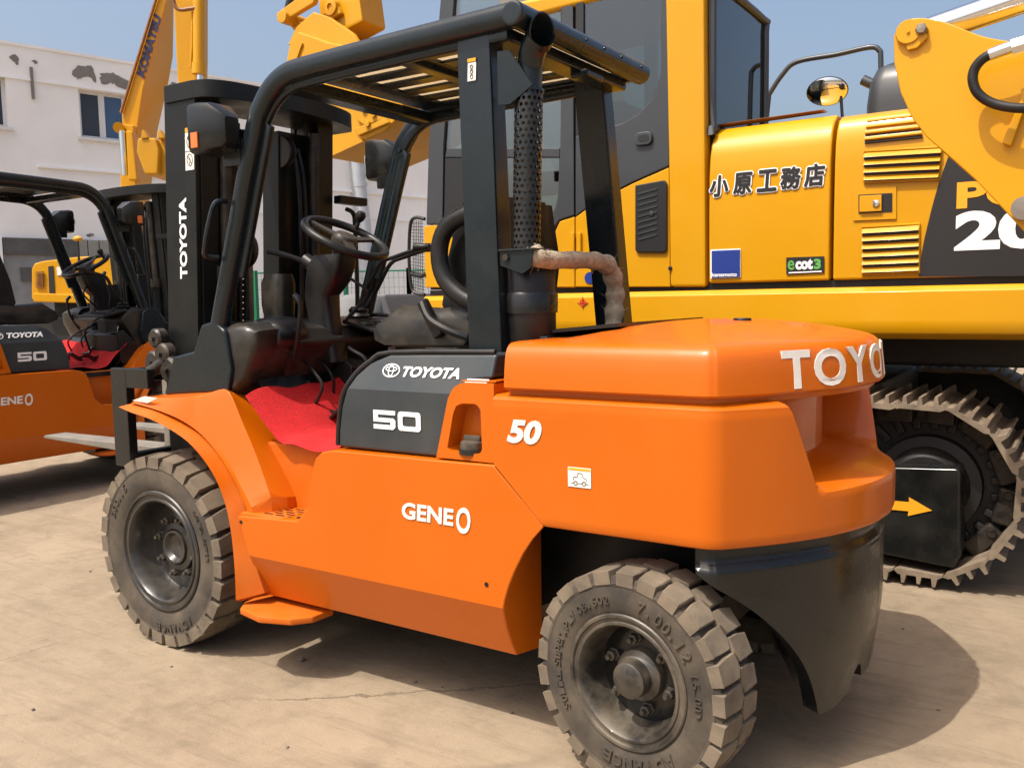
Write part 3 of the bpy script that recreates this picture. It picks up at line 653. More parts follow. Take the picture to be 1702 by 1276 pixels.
# --- mast
def tilt(x, z): return x-.055*(z-.4)                 # the mast leans back a little
def mbox(name, m, x0, x1, y0, y1, z0, z1, bev=.004, parent=None):
    pts = [(tilt(x0, z0), z0), (tilt(x1, z0), z0), (tilt(x1, z1), z1), (tilt(x0, z1), z1)]
    return mk(name, prism(pts, 'y', y0, y1), m, parent or F, bev=bev)
for s in (1, -1):
    a, b = (.42, .395) if s > 0 else (-.42, -.395)
    mbox('mast_channel', MASTB, .075, .285, min(a, b), max(a, b), .12, 2.42)
    mbox('mast_channel', MASTB, .065, .095, s*.395-.09*(s > 0), s*.395+.09*(s < 0), .12, 2.40)
    mbox('mast_channel', MASTB, .265, .295, s*.395-.06*(s > 0), s*.395+.06*(s < 0), .12, 2.40)
    mbox('inner_rail', GREASE, .105, .255, s*.36-.02, s*.36+.02, .15, 2.38)
    mbox('inner_rail', MASTB, .100, .125, s*.31-.05, s*.31+.05, .15, 2.36)
    p0 = V((tilt(.06, .3), s*.27, .3)); p1 = V((tilt(.06, 1.62), s*.27, 1.62)); p2 = V((tilt(.06, 2.3), s*.27, 2.3))
    mk('lift_cylinder', cyl(p0, p1, .042, 18), MASTB, F); mk('cylinder_rod', cyl(p1, p2, .028, 14), GREASE, F)
    mk('cylinder_collar', cyl(p1-V((0, 0, .05)), p1+V((0, 0, .02)), .052, 18), GREASE, F)
    for k, yy in enumerate((.20, .165)):
        mk('lift_hose', tube(crv([(tilt(.05, .8), s*yy, .8), (tilt(.045, 1.4), s*(yy+.01), 1.4), (tilt(.05, 2.0), s*yy, 2.0), (tilt(.09, 2.22), s*(yy-.01), 2.22)], 5), .011, 8), PLAST, F)
    mbox('mast_stage', MASTB, .125, .24, .13 if s > 0 else -.40, .40 if s > 0 else -.10, .2, 2.30)
    # chain
    bm = B()
    for k in range(46):
        z = .9+k*.028; obox((tilt(.14, z), s*.13, z), V((1, 0, 0)), V((0, 1, 0)), V((0, 0, 1)), .02 if k % 2 else .014, .03 if k % 2 else .04, .024, bm)
    mk('lift_chain', bm, GREASE, F)
    mk('chain_sheave', lathe([(.0005, -.022), (.075, -.022), (.075, -.014), (.062, -.01), (.062, .01), (.075, .014), (.075, .022), (.0005, .022)], 26, c=(tilt(.13, 2.2), s*.13, 2.20)), GREASE, F)
# top tie plate, bowed towards the operator
tp = crv([(-.02, .43, 0), (-.10, .40, 0), (-.155, .28, 0), (-.175, 0, 0), (-.155, -.28, 0), (-.10, -.47, 0), (-.02, -.57, 0)], 5)
back = [V((.16, p.y, 0)) for p in tp]
rg = [[V((a.x, a.y, 2.355)), V((a.x, a.y, 2.43)), V((b.x, b.y, 2.43)), V((b.x, b.y, 2.355))] for a, b in zip(tp, back)]
mk('mast_top_tie', loft(rg), MASTB, F, smooth=30, bev=.005)
mbox('mast_cross_tie', MASTB, .03, .07, -.40, .40, 1.20, 1.30); mbox('mast_cross_tie', MASTB, .03, .07, -.40, .40, .45, .60)
mbox('hose_bracket', MASTB, .0, .05, -.60, -.40, 1.97, 2.01); mk('hose_guide', tube(crv([(-.03, -.50, 1.95), (-.03, -.55, 1.93), (-.03, -.56, 1.85), (-.03, -.56, 1.5), (-.03, -.54, 1.2)], 4), .012, 8), MASTB, F)
mk('hose_reel', lathe([(.0005, -.03), (.085, -.03), (.085, -.02), (.05, -.015), (.05, .015), (.085, .02), (.085, .03), (.0005, .03)], 24, c=(.02, .16, 1.72)), GREASE, F)
mk('mast_lettering', text_bm('TOYOTA', .355, .050, .0018, .035, 0, None, lambda q: V((tilt(.165, 1.585+q[0])+q[1]-.025, .4205+q[2], 1.585+q[0]))), WHITEC, F, smooth=20)
def msk(name, m, x0, x1, z0, z1, y): return mk(name, slab([(tilt(x0, z0), y, z0), (tilt(x1, z0), y, z0), (tilt(x1, z1), y, z1), (tilt(x0, z1), y, z1)], (0, .0012, 0)), m, F)
msk('warning_label', WHITE, .082, .14, 2.055, 2.215, .4206); msk('warning_band', ORLET, .082, .14, 2.217, 2.236, .4206); msk('label_rule', DECALB, .084, .138, 2.134, 2.136, .4219)
bm = B()
for zc in (2.175, 2.098):
    tube([(tilt(.110, zc)+.018*math.cos(a*.393), .4222, zc+.026*math.sin(a*.393)) for a in range(16)], .0016, 5, bm, True)
    tube([(tilt(.110, zc)-.012, .4222, zc-.018), (tilt(.11, zc)+.012, .4222, zc+.018)], .0015, 5, bm)
    tube([(tilt(.110, zc)+.004, .4222, zc-.02), (tilt(.11, zc)-.004, .4222, zc), (tilt(.11, zc)+.006, .4222, zc+.012)], .0016, 5, bm)
mk('label_print', bm, DECALB, F)
# --- carriage and forks
mk('carriage_bar', box(.33, .375, -.56, .56, 1.12, 1.185), MASTB, F, bev=.006); mk('carriage_bar', box(.33, .375, -.56, .56, .735, .80), MASTB, F, bev=.006)
for s in (1, -1):
    mk('carriage_post', box(.337, .452, s*.56-.022, s*.56+.022, .735, 1.187), BLACK, F, bev=.005)
    mk('carriage_arm', box(.18, .345, s*.56-.02, s*.56+.02, 1.10, 1.187), BLACK, F, bev=.004)
    mk('carriage_plate', box(.12, .34, s*.24-.02, s*.24+.02, .70, 1.25), MASTB, F, bev=.006)
    y = .22 if s > 0 else -.25
    fp = [(.46, 1.16), (.50, 1.16), (.505, .79), (.52, .768), (1.58, .757), (1.60, .745), (1.585, .738), (.60, .715), (.48, .712), (.46, .73)]
    mk('fork', prism(fp, 'y', y-.062, y+.062), FORKM, F, bev=.006)
    # tilt cylinder at the frame side
    c0, c1 = V((-.15, s*.40, .98)), V((.16, s*.40, 1.22))
    mk('tilt_cylinder', cyl(c0, c0.lerp(c1, .7), .045, 16), GREASE, F); mk('tilt_rod', cyl(c0.lerp(c1, .7), c1, .022, 12), CHROME, F)
for (x, z, r_) in ((.26, 1.21, .055), (.235, 1.32, .045), (.19, 1.25, .05), (.15, 1.18, .06)):
    mk('side_roller', lathe([(.0005, -.03), (r_*.8, -.03), (r_, -.02), (r_, .02), (r_*.8, .03), (.012, .03), (.012, .045), (.0005, .045)], 18, c=(x, .47, z)), GREASE, F)
mk('shift_cylinder', tube(crv([(.33, .50, 1.14), (.26, .50, 1.17), (.20, .48, 1.21), (.14, .46, 1.22)], 4), .028, 12), GREASE, F)
# --- cockpit: dashboard, cowl, column
dash = [(-.06, 1.08), (-.06, 1.30), (-.13, 1.385), (-.25, 1.40), (-.42, 1.36), (-.47, 1.30), (-.40, 1.20), (-.34, 1.05)]
mk('dashboard', prism(dash, 'y', -.44, .30), DUSTYB, F, bev=.02)
cow = [((-.17, 1.08), (-.17, 1.28), (-.21, 1.36), (-.30, 1.395), (-.40, 1.39), (-.45, 1.36), (-.44, 1.27), (-.38, 1.15), (-.30, 1.08)), .50, .36]
rings = []
for y, k in ((.515, .80), (.505, .9), (.48, .97), (.44, 1.0), (.36, 1.0), (.30, .97)):
    cx, cz = -.30, 1.22; rings.append([V((cx+(x-cx)*k, y, cz+(z-cz)*k)) for x, z in cow[0]])
mk('dash_cowl', loft(rings), DUSTYB, F, smooth=50)
rings = [[V((-.36+.11*math.cos(a*.2618)*k, y, 1.33+.085*math.sin(a*.2618)*k)) for a in range(24)] for y, k in ((.40, .6), (.38, .9), (.30, 1.0), (.22, .9))]
mk('dash_pod', loft(rings), PLAST, F, smooth=50)
mk('toe_board', slab([(-.38, -.44, 1.15), (-.38, .44, 1.15), (-.56, .44, .90), (-.56, -.44, .90)], (.012, 0, .012)), BLACK, F)
mk('lower_console', prism([(-.30, 1.05), (-.46, 1.22), (-.52, 1.18), (-.50, .95), (-.40, .90), (-.30, .90)], 'y', -.44, .02), PLAST, F, bev=.012)
mk('warning_sticker', slab([(-.475, -.40, 1.245), (-.475, -.28, 1.245), (-.497, -.28, 1.18), (-.497, -.40, 1.18)], (-.006, 0, .004)), WHITE, F)
colm = [((-.40, 1.20), .15, .11), ((-.37, 1.40), .14, .10), ((-.36, 1.50), .15, .11), ((-.40, 1.56), .19, .13), ((-.43, 1.64), .20, .14), ((-.45, 1.68), .17, .12)]
rings = [[V((c[0]+a, .03+b, c[1])) for a, b in rrect(w_, d_, .03, 3)] for c, w_, d_ in colm]
mk('steering_column', loft(rings), PLAST, F, smooth=40)
rings = [[V((cx+a, .13+b, z)) for a, b in rrect(w_, d_, .035, 3)] for cx, z, w_, d_ in ((-.185, 1.37, .13, .09), (-.18, 1.46, .145, .11), (-.185, 1.56, .145, .115), (-.19, 1.60, .12, .10))]
mk('instrument_box', loft(rings), DUSTYB, F, smooth=40)
mk('key_switch', cyl((-.30, .07, 1.665), (-.37, .06, 1.62), .032, 14), PLAST, F, bev=.004)
mk('signal_stalk', tube([(-.33, .06, 1.64), (-.27, .12, 1.675), (-.20, .20, 1.705)], [.016, .012, .016], 10), PLAST, F)
SW = part('steering_wheel', F, (-.49, .0, 1.755), (0, math.radians(-29), 0))
SW.scale = (.92, .92, .95)
mk('wheel_rim', lathe([(.205+.0195*math.cos(a*.5236), .0195*math.sin(a*.5236)) for a in range(13)], 44, 'z'), PLAST, SW, smooth=60)
mk('wheel_hub', lathe([(.03, -.10), (.055, -.06), (.065, -.02), (.062, .0), (.05, .016), (.0005, .024)], 24, 'z'), DUSTYB, SW)
for a in (25, 150, 270):
    c, s_ = math.cos(math.radians(a)), math.sin(math.radians(a))
    mk('wheel_spoke', loft([[V((c*r_-s_*b, s_*r_+c*b, z+h_)) for b, h_ in ((-w_, -.007), (w_, -.007), (w_, .007), (-w_, .007))] for r_, w_, z in ((.045, .026, -.005), (.12, .02, -.004), (.20, .017, 0))]), DUSTYB, SW, bev=.003)
mk('spinner_knob', lathe([(.0005, .0), (.012, 0), (.010, .03), (.024, .05), (.027, .068), (.018, .085), (.0005, .09)], 16, 'z', (.10, -.165, .015)), PLAST, SW)
for dy, dx in ((0, 0), (-.05, -.02)):
    mk('lever', tube(crv([(-.32, -.22+dy, 1.40), (-.40+dx, -.23+dy, 1.53), (-.47+dx, -.25+dy, 1.645), (-.55+dx, -.26+dy, 1.675), (-.71+dx, -.27+dy, 1.712)], 4), .010, 8), PLAST, F)
    mk('lever_knob', lathe([(.0005, -.04), (.013, -.038), (.016, 0), (.021, .02), (.021, .045), (.0005, .052)], 14, 'x', (-.715+dx-.0, -.27+dy, 1.714)), PLAST, F)
mk('lever_boot', lathe([(.06, 0), (.05, .015), (.056, .03), (.044, .045), (.048, .06), (.034, .075), (.0005, .08)], 16, 'z', (-.33, -.24, 1.37)), PLAST, F)
mk('gauge_panel', slab([(-.40, -.42, 1.37), (-.40, -.05, 1.37), (-.62, -.05, 1.32), (-.62, -.42, 1.32)], (0, 0, .02)), PLAST, F, bev=.006)
for k, (p_, q_, r_) in enumerate((((-.34, .10, 1.25), (-.50, .12, 1.12), (-.46, .10, .96)), ((-.36, -.02, 1.30), (-.56, -.04, 1.18), (-.50, -.06, .95)), ((-.40, .20, 1.22), (-.55, .24, 1.10), (-.47, .26, .97)), ((-.30, -.30, 1.40), (-.50, -.34, 1.37), (-.66, -.36, 1.30)), ((-.45, .02, 1.60), (-.55, -.06, 1.50), (-.42, -.05, 1.38)))):
    mk('cable', tube(crv([p_, V(p_).lerp(V(q_), .6)+V((-.01, .01, .02)), q_, r_], 5), .007+.002*(k % 2), 8), PLAST, F)
for yy, zz in ((-.10, 1.352), (-.20, 1.352), (-.30, 1.352)):
    mk('gauge', lathe([(.0005, .008), (.028, .008), (.032, .014), (.036, 0)], 20, 'z', (-.50, yy, zz+.012)), GREASE, F)
mk('fuse_box', box(-.60, -.50, -.42, -.30, 1.20, 1.30), PLAST, F, bev=.008); mk('hand_brake', tube(crv([(-.42, .28, 1.22), (-.48, .30, 1.34), (-.50, .30, 1.46), (-.47, .30, 1.50)], 4), [.010]*9+[.014]*4, 8), PLAST, F)
# --- seat
ST = part('seat', F)
cush = [[V((x, y, z)) for x, z in ((-.90, 1.315), (-.895, 1.345), (-.915, 1.38), (-1.0, 1.398+k), (-1.2, 1.385+k), (-1.36, 1.40+k), (-1.38, 1.34), (-1.34, 1.30), (-.95, 1.295))] for y, k in ((-.25, .03), (-.22, .05), (-.15, .02), (0, .0), (.15, .02), (.235, .055), (.275, .03), (.285, .0))]
mk('seat_cushion', loft(cush), DUSTYB, ST, smooth=60)
bk = [[V((x, y, z)) for x, z in ((-1.33+k, 1.36), (-1.27+k, 1.45), (-1.30+k, 1.62), (-1.36+k, 1.80), (-1.40+k, 1.86), (-1.46+k*.6, 1.85), (-1.46, 1.62), (-1.43, 1.42))] for y, k in ((-.24, .06), (-.20, .07), (-.13, .0), (.0, -.02), (.13, .0), (.20, .07), (.24, .06))]
mk('seat_back', loft(bk), PLAST, ST, smooth=60)
mk('armrest_loop', tube(crv([(-1.46, .27, 1.44), (-1.36, .29, 1.47), (-1.27, .30, 1.55), (-1.25, .30, 1.66), (-1.30, .30, 1.75), (-1.42, .28, 1.80)], 5), .034, 12), PLAST, ST, smooth=60)
mk('seat_base', box(-1.36, -.95, -.22, .24, 1.285, 1.31), GREASE, ST)
mk('belt_buckle', obox((-1.20, .30, 1.40), V((.5, 0, .86)), V((0, 1, 0)), V((-.86, 0, .5)), .16, .03, .045), PLAST, ST, bev=.008)
mk('seat_belt', tube(crv([(-1.17, .31, 1.46), (-1.22, .33, 1.40), (-1.30, .33, 1.36), (-1.37, .30, 1.33)], 4), .016, 8), PLAST, ST)
# --- lamps and rear-view lamps on the front legs
for s, y in ((1, YL), (-1, YR)):
    yc = y+.075*s
    sec = ((-.262, .80, .80), (-.275, .98, .98), (-.31, 1.0, 1.0), (-.385, .88, .92), (-.435, .62, .70), (-.45, .45, .5))
    rings = [[V((x, yc+a*kw, 2.165+b*kh-(.015 if x < -.4 else 0))) for a, b in rrect(.15, .20, .024, 2)] for x, kw, kh in sec]
    mk('head_lamp', loft(rings), BLACK, F, smooth=24)
    mk('indicator_lens', box(-.335, -.295, yc+.072*s, yc+.079*s, 2.085, 2.145), AMBER, F, bev=.002)
    mk('lamp_lens', lathe([(.0005, .012), (.06, .008), (.066, 0)], 20, 'x', (-.263, yc, 2.165)), WHITEC, F)
    mk('lamp_bracket', box(-.44, -.34, yc-.055*s-.015, yc-.055*s+.015, 2.02, 2.08), BLACK, F, bev=.004)
mk('tilt_lever_rod', cyl(at(414, 425, 1, .10), at(417, 545, 1, .10), .017, 10), STEEL, F)
# --- lettering and labels
def squared_fifty(x0, z0, y, d, W=.100, H=.066, t=.0185, gap=.012):
    e = .0018*(1 if y > 0 else -1); P = lambda u, v_: (x0+d*u, z0+v_)
    five = [(0, 0), (W-.010, 0), (W, .010), (W, H*.60-.008), (W-.010, H*.60), (t*1.15, H*.60), (t*1.15, H-t*.8), (W, H-t*.8), (W, H), (.0, H), (.0, H*.38), (W-t*1.2, H*.38), (W-t*1.2, t*.85), (0, t*.85)]
    mk('cover_number', prism([P(u, v_) for u, v_ in five], 'y', y, y+e), WHITEC, F, smooth=20)
    o1 = [(W*1.5+gap+a, H/2+b) for a, b in rrect(W, H, .012, 3)]; o2 = [(W*1.5+gap+a, H/2+b) for a, b in rrect(W-t*2.2, H-t*1.7, .006, 3)]
    mk('cover_number', loft([[V((P(*q)[0], y, P(*q)[1])) for q in o1], [V((P(*q)[0], y+e, P(*q)[1])) for q in o1], [V((P(*q)[0], y+e, P(*q)[1])) for q in o2], [V((P(*q)[0], y, P(*q)[1])) for q in o2]], None, False), WHITEC, F, smooth=20)
def emblem(c, ux, uz, n, w_, h_):
    bm = B(); c, ux, uz, n = V(c), V(ux), V(uz), V(n)
    def ring(cx, cz, a, b, t, off):
        N = 36; P = []
        for k in range(N):
            an = 2*math.pi*k/N
            P.append([c+ux*(cx+math.cos(an)*(a+d))+uz*(cz+math.sin(an)*(b+d))+n*o_ for d, o_ in ((t/2, 0), (t/2, off), (-t/2, off), (-t/2, 0))])
        loft(P, bm, False, True)
    ring(0, 0, w_/2, h_/2, h_*.10, .0016); ring(0, h_*.12, w_*.33, h_*.17, h_*.075, .0019); ring(0, -.02*h_, w_*.145, h_*.42, h_*.075, .0022)
    return bm
for s in (1, -1):
    ux = V((-s, 0, 0)); y = s*.646
    def yhood(z): return (.645 if z < 1.161 else .645-(z-1.16)*.38)+.0012
    if s > 0:
        xt, x5, xg, xe = -1.325, -1.206, -1.353, -1.272
        nz = V((0, 1, .38)).normalized(); up = V((0, -.38, 1)).normalized()
        mk('cover_emblem', emblem((xe, yhood(1.228), 1.228), ux, up, nz, .074, .046), WHITEC, F)
        text('cover_lettering', 'TOYOTA', WHITEC, F, (xt, yhood(1.208), 1.208), ux, up, .245, .038, .0018, .035, .28)
        squared_fifty(x5, 1.024, .6462, -1)
        text('side_lettering', 'GENE', WHITE, F, (xg, .6812, .726), ux, (0, 0, 1), .222, .058, .0018, .03, .06)
        text('side_lettering', 'O', WHITE, F, (xg-.232, .6812, .706), ux, (0, 0, 1), .058, .088, .0018, .025, .12)
        text('counterweight_number', '50', WHITE, F, (-1.792, .6832, 1.022), ux, (0, 0, 1), .128, .075, .0018, .045, .25)
    else:
        mk('cover_emblem', emblem((-1.54, -.6215+.02, 1.215), ux, V((0, .38, 1)).normalized(), V((0, -1, .38)).normalized(), .074, .046), WHITEC, F)
        text('cover_lettering', 'TOYOTA', WHITEC, F, (-1.48, -.6175, 1.196), ux, V((0, .345, 1)), .255, .040, .004, .035, .28)
        squared_fifty(-1.42, 1.024, -.6212, 1)
        text('side_lettering', 'GENE', WHITE, F, (-1.656, -.6812, .726), ux, (0, 0, 1), .222, .058, .0018, .03, .06)
        text('side_lettering', 'O', WHITE, F, (-1.422, -.6812, .706), ux, (0, 0, 1), .058, .088, .0018, .025, .12)
lb = slab([(-2.01, .6832, .965), (-2.088, .6832, .965), (-2.088, .6832, .905), (-2.01, .6832, .905)], (0, .0012, 0)); mk('jacking_label', lb, WHITE, F)
mk('label_band', slab([(-2.012, .6846, .963), (-2.086, .6846, .963), (-2.086, .6846, .956), (-2.012, .6846, .956)], (0, .0008, 0)), ORLET, F)
bm = B()
for x in (-2.036, -2.064): tube([(x+.006*math.cos(a*.628), .6848, .917+.006*math.sin(a*.628)) for a in range(10)], .0012, 5, bm, True)
tube([(-2.028, .6848, .925), (-2.03, .6848, .935), (-2.042, .6848, .936), (-2.044, .6848, .948), (-2.058, .6848, .948), (-2.061, .6848, .936), (-2.072, .6848, .932), (-2.072, .6848, .922)], .001, 5, bm)
for a_, b_ in ((-2.02, -2.030), (-2.044, -2.056), (-2.07, -2.08)): tube([(a_, .6848, .917), (b_, .6848, .917)], .001, 5, bm)
mk('label_print', bm, DECALB, F)
# --- the second forklift, parked across the yard
F2 = copy_tree(F); F2.location = (4.066, -2.065, 0); F2.rotation_euler = (0, 0, -1.584); F2.scale = (1.04, 1.04, 1.04)
F2['label'] = 'orange forklift cut off by the left edge, parked behind the fork tips'
# ------------------------------------------------------------------ big yellow excavator alongside
YE = -1.75
X = thing('excavator', 'big yellow tracked excavator with grey cab standing right behind the orange forklift', 'excavator', (-1.2, -3.1, 0), 'yellow excavators')
sd_ = lambda px, py, y=YE: at(px, py, 1, y)
def plate(name, pts, m, y=YE, th=.03, bev=.006, parent=X): return mk(name, slab([sd_(a, b, y) for a, b in pts], (0, -th, 0)), m, parent, bev=bev)
def flat(name, pts, m, y, th=.002, parent=X): return mk(name, slab([sd_(a, b, y) for a, b in pts], (0, th, 0)), m, parent)
# deck and side skirt with rolled lower edge
sk_prof = [(YE, 1.497), (YE+.03, 1.47), (YE+.035, 1.33), (YE+.01, 1.265), (YE-.06, 1.235), (YE-.3, 1.235), (YE-.3, 1.50)]
xs0, xs1 = .46, -4.6
mk('deck_skirt', prism([(a, b) for a, b in sk_prof], 'x', xs0, xs1), YELLOW, X, smooth=50, bev=.004)
mk('deck', box(xs1, xs0-.02, -4.4, YE-.25, 1.25, 1.50), CABD, X)
mk('deck_gap', box(xs1, .44, -4.3, YE-.03, 1.49, 1.535), CABD, X)
mk('slew_ring', lathe([(.0005, .98), (.75, .98), (.75, 1.24), (.0005, 1.24)], 40, 'z', (-1.2, -3.1, 0)), TRKD, X)
# engine house: two doors with rolled top edge
def hood(name, x0, x1, zt):
    pr = [(YE, 1.535), (YE+.004, 1.9), (YE, 2.12), (YE-.012, 2.22), (YE-.035, 2.29), (YE-.075, 2.345), (YE-.14, zt), (YE-.9, zt+.02), (YE-.9, 1.535)]
    b = prism(pr, 'x', x0, x1); return mk(name, b, YELLOW, X, smooth=40, bev=.012, seg=3)
hood('engine_door', -1.535, -2.178, 2.385); HR = hood('engine_door', -2.196, -4.55, 2.372)
mk('engine_house', box(-4.5, -1.5, -4.3, YE-.85, 1.5, 2.36), YELLOW, X, bev=.02)
mk('engine_seal', slab([at(1190, 208, 1, YE-.12), at(1365, 183, 1, YE-.12), at(1372, 188, 1, YE-.16), at(1195, 214, 1, YE-.16)], (0, -.05, .012)), BROWN, X)
# louvres, each slat a part
def louvre(px0, py0, px1, py1, n, skew=0, y0=YE, clip=None):
    E = part('louvre', X)
    q = [(px0, py0), (px1, py0-skew), (px1-(6 if clip else 0), py1-skew*.6), (px0, py1)]
    rec = [sd_(a, b, y0+.006) for a, b in q]
    mk('recess_shade', slab(rec, (0, .003, 0)), CABD, E)  # dark sheet proud of the door; its colour stands for the opening's shade
    TL, TR, BR, BL = [sd_(a, b, y0+.010) for a, b in q]
    for k in range(n):
        t0, t1 = (k+.12)/n, (k+.80)/n
        a, b, c, d = TL.lerp(BL, t0), TR.lerp(BR, t0), TR.lerp(BR, t1), TL.lerp(BL, t1)
        mk('slat', loft([[a+V((0, 0, 0)), b, b+V((0, -.004, 0)), a+V((0, -.004, 0))], [d+V((0, .022, 0)), c+V((0, .022, 0)), c+V((0, -.004, 0)), d+V((0, -.004, 0))]]), YELLOW, E, bev=.002)
    fr = tube([TL, TR, BR, BL], .007, 6, None, True); mk('louvre_frame', fr, YELLOW, E)
louvre(1436, 252, 1566, 303, 4, 8, clip=1); louvre(1433, 378, 1528, 456, 6, 6)
E = part('louvre', X)
for k in range(4):
    z = 2.225+.032*k; yy = (YE-.012, YE-.024, YE-.045, YE-.072)[k]; x0, x1 = -2.338, -2.60+.008*k
    mk('slat', obox(((x0+x1)/2, yy+.014, z), V((1, 0, 0)), V((0, .95, .3)), V((0, -.3, .95)), x0-x1, .02, .016), YELLOW, E, bev=.003)
    mk('recess_shade', obox(((x0+x1)/2, yy+.006, z-.015), V((1, 0, 0)), V((0, .95, .3)), V((0, -.3, .95)), x0-x1, .012, .014), CABD, E)  # dark strip between slats, shade of the openings put into its colour
# model panel and numbers
arc = crv([sd_(1527, 460, YE+.006), sd_(1533, 415, YE+.006), sd_(1543, 370, YE+.006), sd_(1556, 320, YE+.006), sd_(1572, 272, YE+.006), sd_(1585, 240, YE+.006)], 4)
poly = arc+[V((-3.6, YE+.006, 2.05)), V((-3.6, YE+.006, sd_(1702, 463).z))]
mk('model_panel', slab(poly, (0, .002, 0)), DECALB, X)
p0 = sd_(1590, 348); text('model_lettering', 'PC', ORLET, X, (p0.x, YE+.0085, p0.z), (-1, 0, 0), (0, 0, 1), .30, .125, .002, .04)
p0 = sd_(1586, 418); text('model_number', '200', WHITEC, X, (p0.x, YE+.0085, p0.z), (-1, 0, 0), (0, 0, 1), .56, .185, .002, .045)
# latch
E = part('door_latch', X)
mk('latch_recess', slab([sd_(a, b, YE+.008) for a, b in ((1418, 312), (1490, 309), (1490, 364), (1418, 367))], (0, .003, 0)), YELLOW, E, bev=.001)
mk('latch_well', slab([sd_(a, b, YE+.012) for a, b in ((1427, 324), (1483, 321), (1483, 352), (1427, 355))], (0, .002, 0)), CABD, E)
mk('latch_paddle', slab([sd_(a, b, YE+.014) for a, b in ((1429, 326), (1466, 324), (1466, 351), (1429, 353))], (0, .012, 0)), YELLOW, E, bev=.003)
c = sd_(1456, 338, YE+.027); mk('latch_lock', lathe([(.0005, .008), (.016, .006), (.018, 0)], 16, c=c), CHROME, E)
# signs on the engine door
KJ = '小原工務店'
for nm, mt, bold_, shifts, off in (('sign_outline', WHITEC, .0, [(.0105*math.cos(k*.785), .0105*math.sin(k*.785)) for k in range(8)], .0056), ('sign_lettering', DECALB, .0, [(.0042*math.cos(k*.785), .0042*math.sin(k*.785)) for k in range(8)], .0085)):
    bm = B()
    for i, ch in enumerate(KJ):
        p0 = sd_(1180+39.2*i, 327-4.2*i, YE+.006)
        for j, (dx, dz) in enumerate(shifts): text_bm(ch, .098, .106, .0012, bold_, .08, bm, lambda q, p0=p0: V((p0.x-q[0]-.002+dx, YE+off+.00016*j+q[2], p0.z+q[1]+dz)))
    mk(nm, bm, mt, X, smooth=20)
flat('logo_border', ((1181, 415), (1231, 413), (1231, 461), (1181, 463)), WHITEC, YE+.0055); flat('logo_square', ((1183, 417), (1230, 415), (1230, 460), (1183, 462)), BLUE, YE+.0080)
p0 = sd_(1184, 460); text('logo_lettering', 'kanamoto', WHITEC, X, (p0.x, YE+.0105, p0.z), (-1, 0, -.01), (0, 0, 1), .142, .021, .001, .03)
flat('eco_plate', ((1307, 428), (1370, 426), (1370, 453), (1307, 456)), DECALB, YE+.0055)
p0 = sd_(1310, 449); text('eco_lettering', 'e', GRLET, X, (p0.x, YE+.008, p0.z), (-1, 0, 0), (0, 0, 1), .034, .05, .001, .015)
text('eco_lettering', 'cot', WHITEC, X, (p0.x-.040, YE+.008, p0.z), (-1, 0, 0), (0, 0, 1), .088, .056, .001, .05)
text('eco_lettering', '3', GRLET, X, (p0.x-.133, YE+.008, p0.z), (-1, 0, 0), (0, 0, 1), .036, .053, .001, .05)
flat('eco_rule', ((1311, 452.5), (1366, 450), (1366, 452), (1311, 454.5)), WHITEC, YE+.008)
# ---- cab, written in the plane of its near side
CB = part('cab', X)
def cp(name, pts, m, y=YE, th=.05, bev=.008): return mk(name, slab([sd_(a, b, y) for a, b in pts], (0, -th, 0)), m, CB, bev=bev)
def cpx(name, pts, m, y=YE, th=.05, bev=.008): return cp(name, pts, m, y, th, bev)
cp('rear_pillar', [(1104, -60), (1170, -60), (1173, 477), (1113, 477), (1110, 250)], YELLOW, YE+.012, .10, .02)
cp('door_lower', [(956, 477), (956, 361), (992, 335), (1051, 305), (1112, 278), (1114, 477)], YELLOW, YE+.004, .06)
cp('door_frame', [(956, 360), (956, 226), (1000, 216), (1036, 204), (1060, 190), (1085, 163), (1098, 120), (1098, -60), (1112, -60), (1112, 276), (1051, 303), (992, 333)], CABG, YE+.002, .06)
cp('door_frame', [(956, 228), (956, -60), (970, -60), (970, 222)], CABD, YE+.001, .05)
mk('door_window', slab([sd_(a, b, YE-.012) for a, b in ((968, 228), (968, -60), (1100, -60), (1100, 125), (1085, 165), (1060, 192), (1036, 206))], (0, -.006, 0)), GLASSD, CB)
cp('front_lower', [(706, 478), (704, 376), (722, 374), (740, 382), (752, 398), (768, 440), (800, 478)], YELLOW, YE+.004, .06)
cp('sill', [(800, 478), (880, 478), (905, 420), (916, 398), (930, 368), (955, 360), (955, 478)], YELLOW, YE+.003, .06)
cp('sliding_sash', [(862, 478), (884, 478), (908, 400), (926, 330), (930, 255), (932, 150), (932, -60), (952, -60), (954, 358), (930, 366), (914, 400)], CABG, YE, .05)
cp('front_pillar', [(708, 374), (712, 240), (735, -40), (757, -40), (737, 240), (735, 376), (722, 372)], CABG, YE, .08)
cp('front_pillar', [(737, 374), (739, 262), (770, 262), (772, 440), (752, 396)], CABD, YE-.01, .05)
cp('window_rail', [(739, 262), (742, 246), (930, 246), (930, 262)], CABG, YE-.004, .04)
cp('window_rail', [(808, 262), (812, 140), (830, 140), (824, 262)], CABD, YE-.006, .04)
mk('side_window', slab([sd_(a, b, YE-.02) for a, b in ((738, 260), (760, -40), (932, -40), (932, 250))], (0, -.006, 0)), GLASS, CB)
mk('side_window', slab([sd_(a, b, YE-.024) for a, b in ((772, 440), (770, 262), (930, 256), (928, 330), (908, 405), (884, 470), (800, 470))], (0, -.006, 0)), GLASS, CB)
cp('vent_panel', [(1055, 308), (1104, 299), (1108, 305), (1108, 416), (1104, 420), (1058, 420), (1055, 415)], CABD, YE+.022, .02)
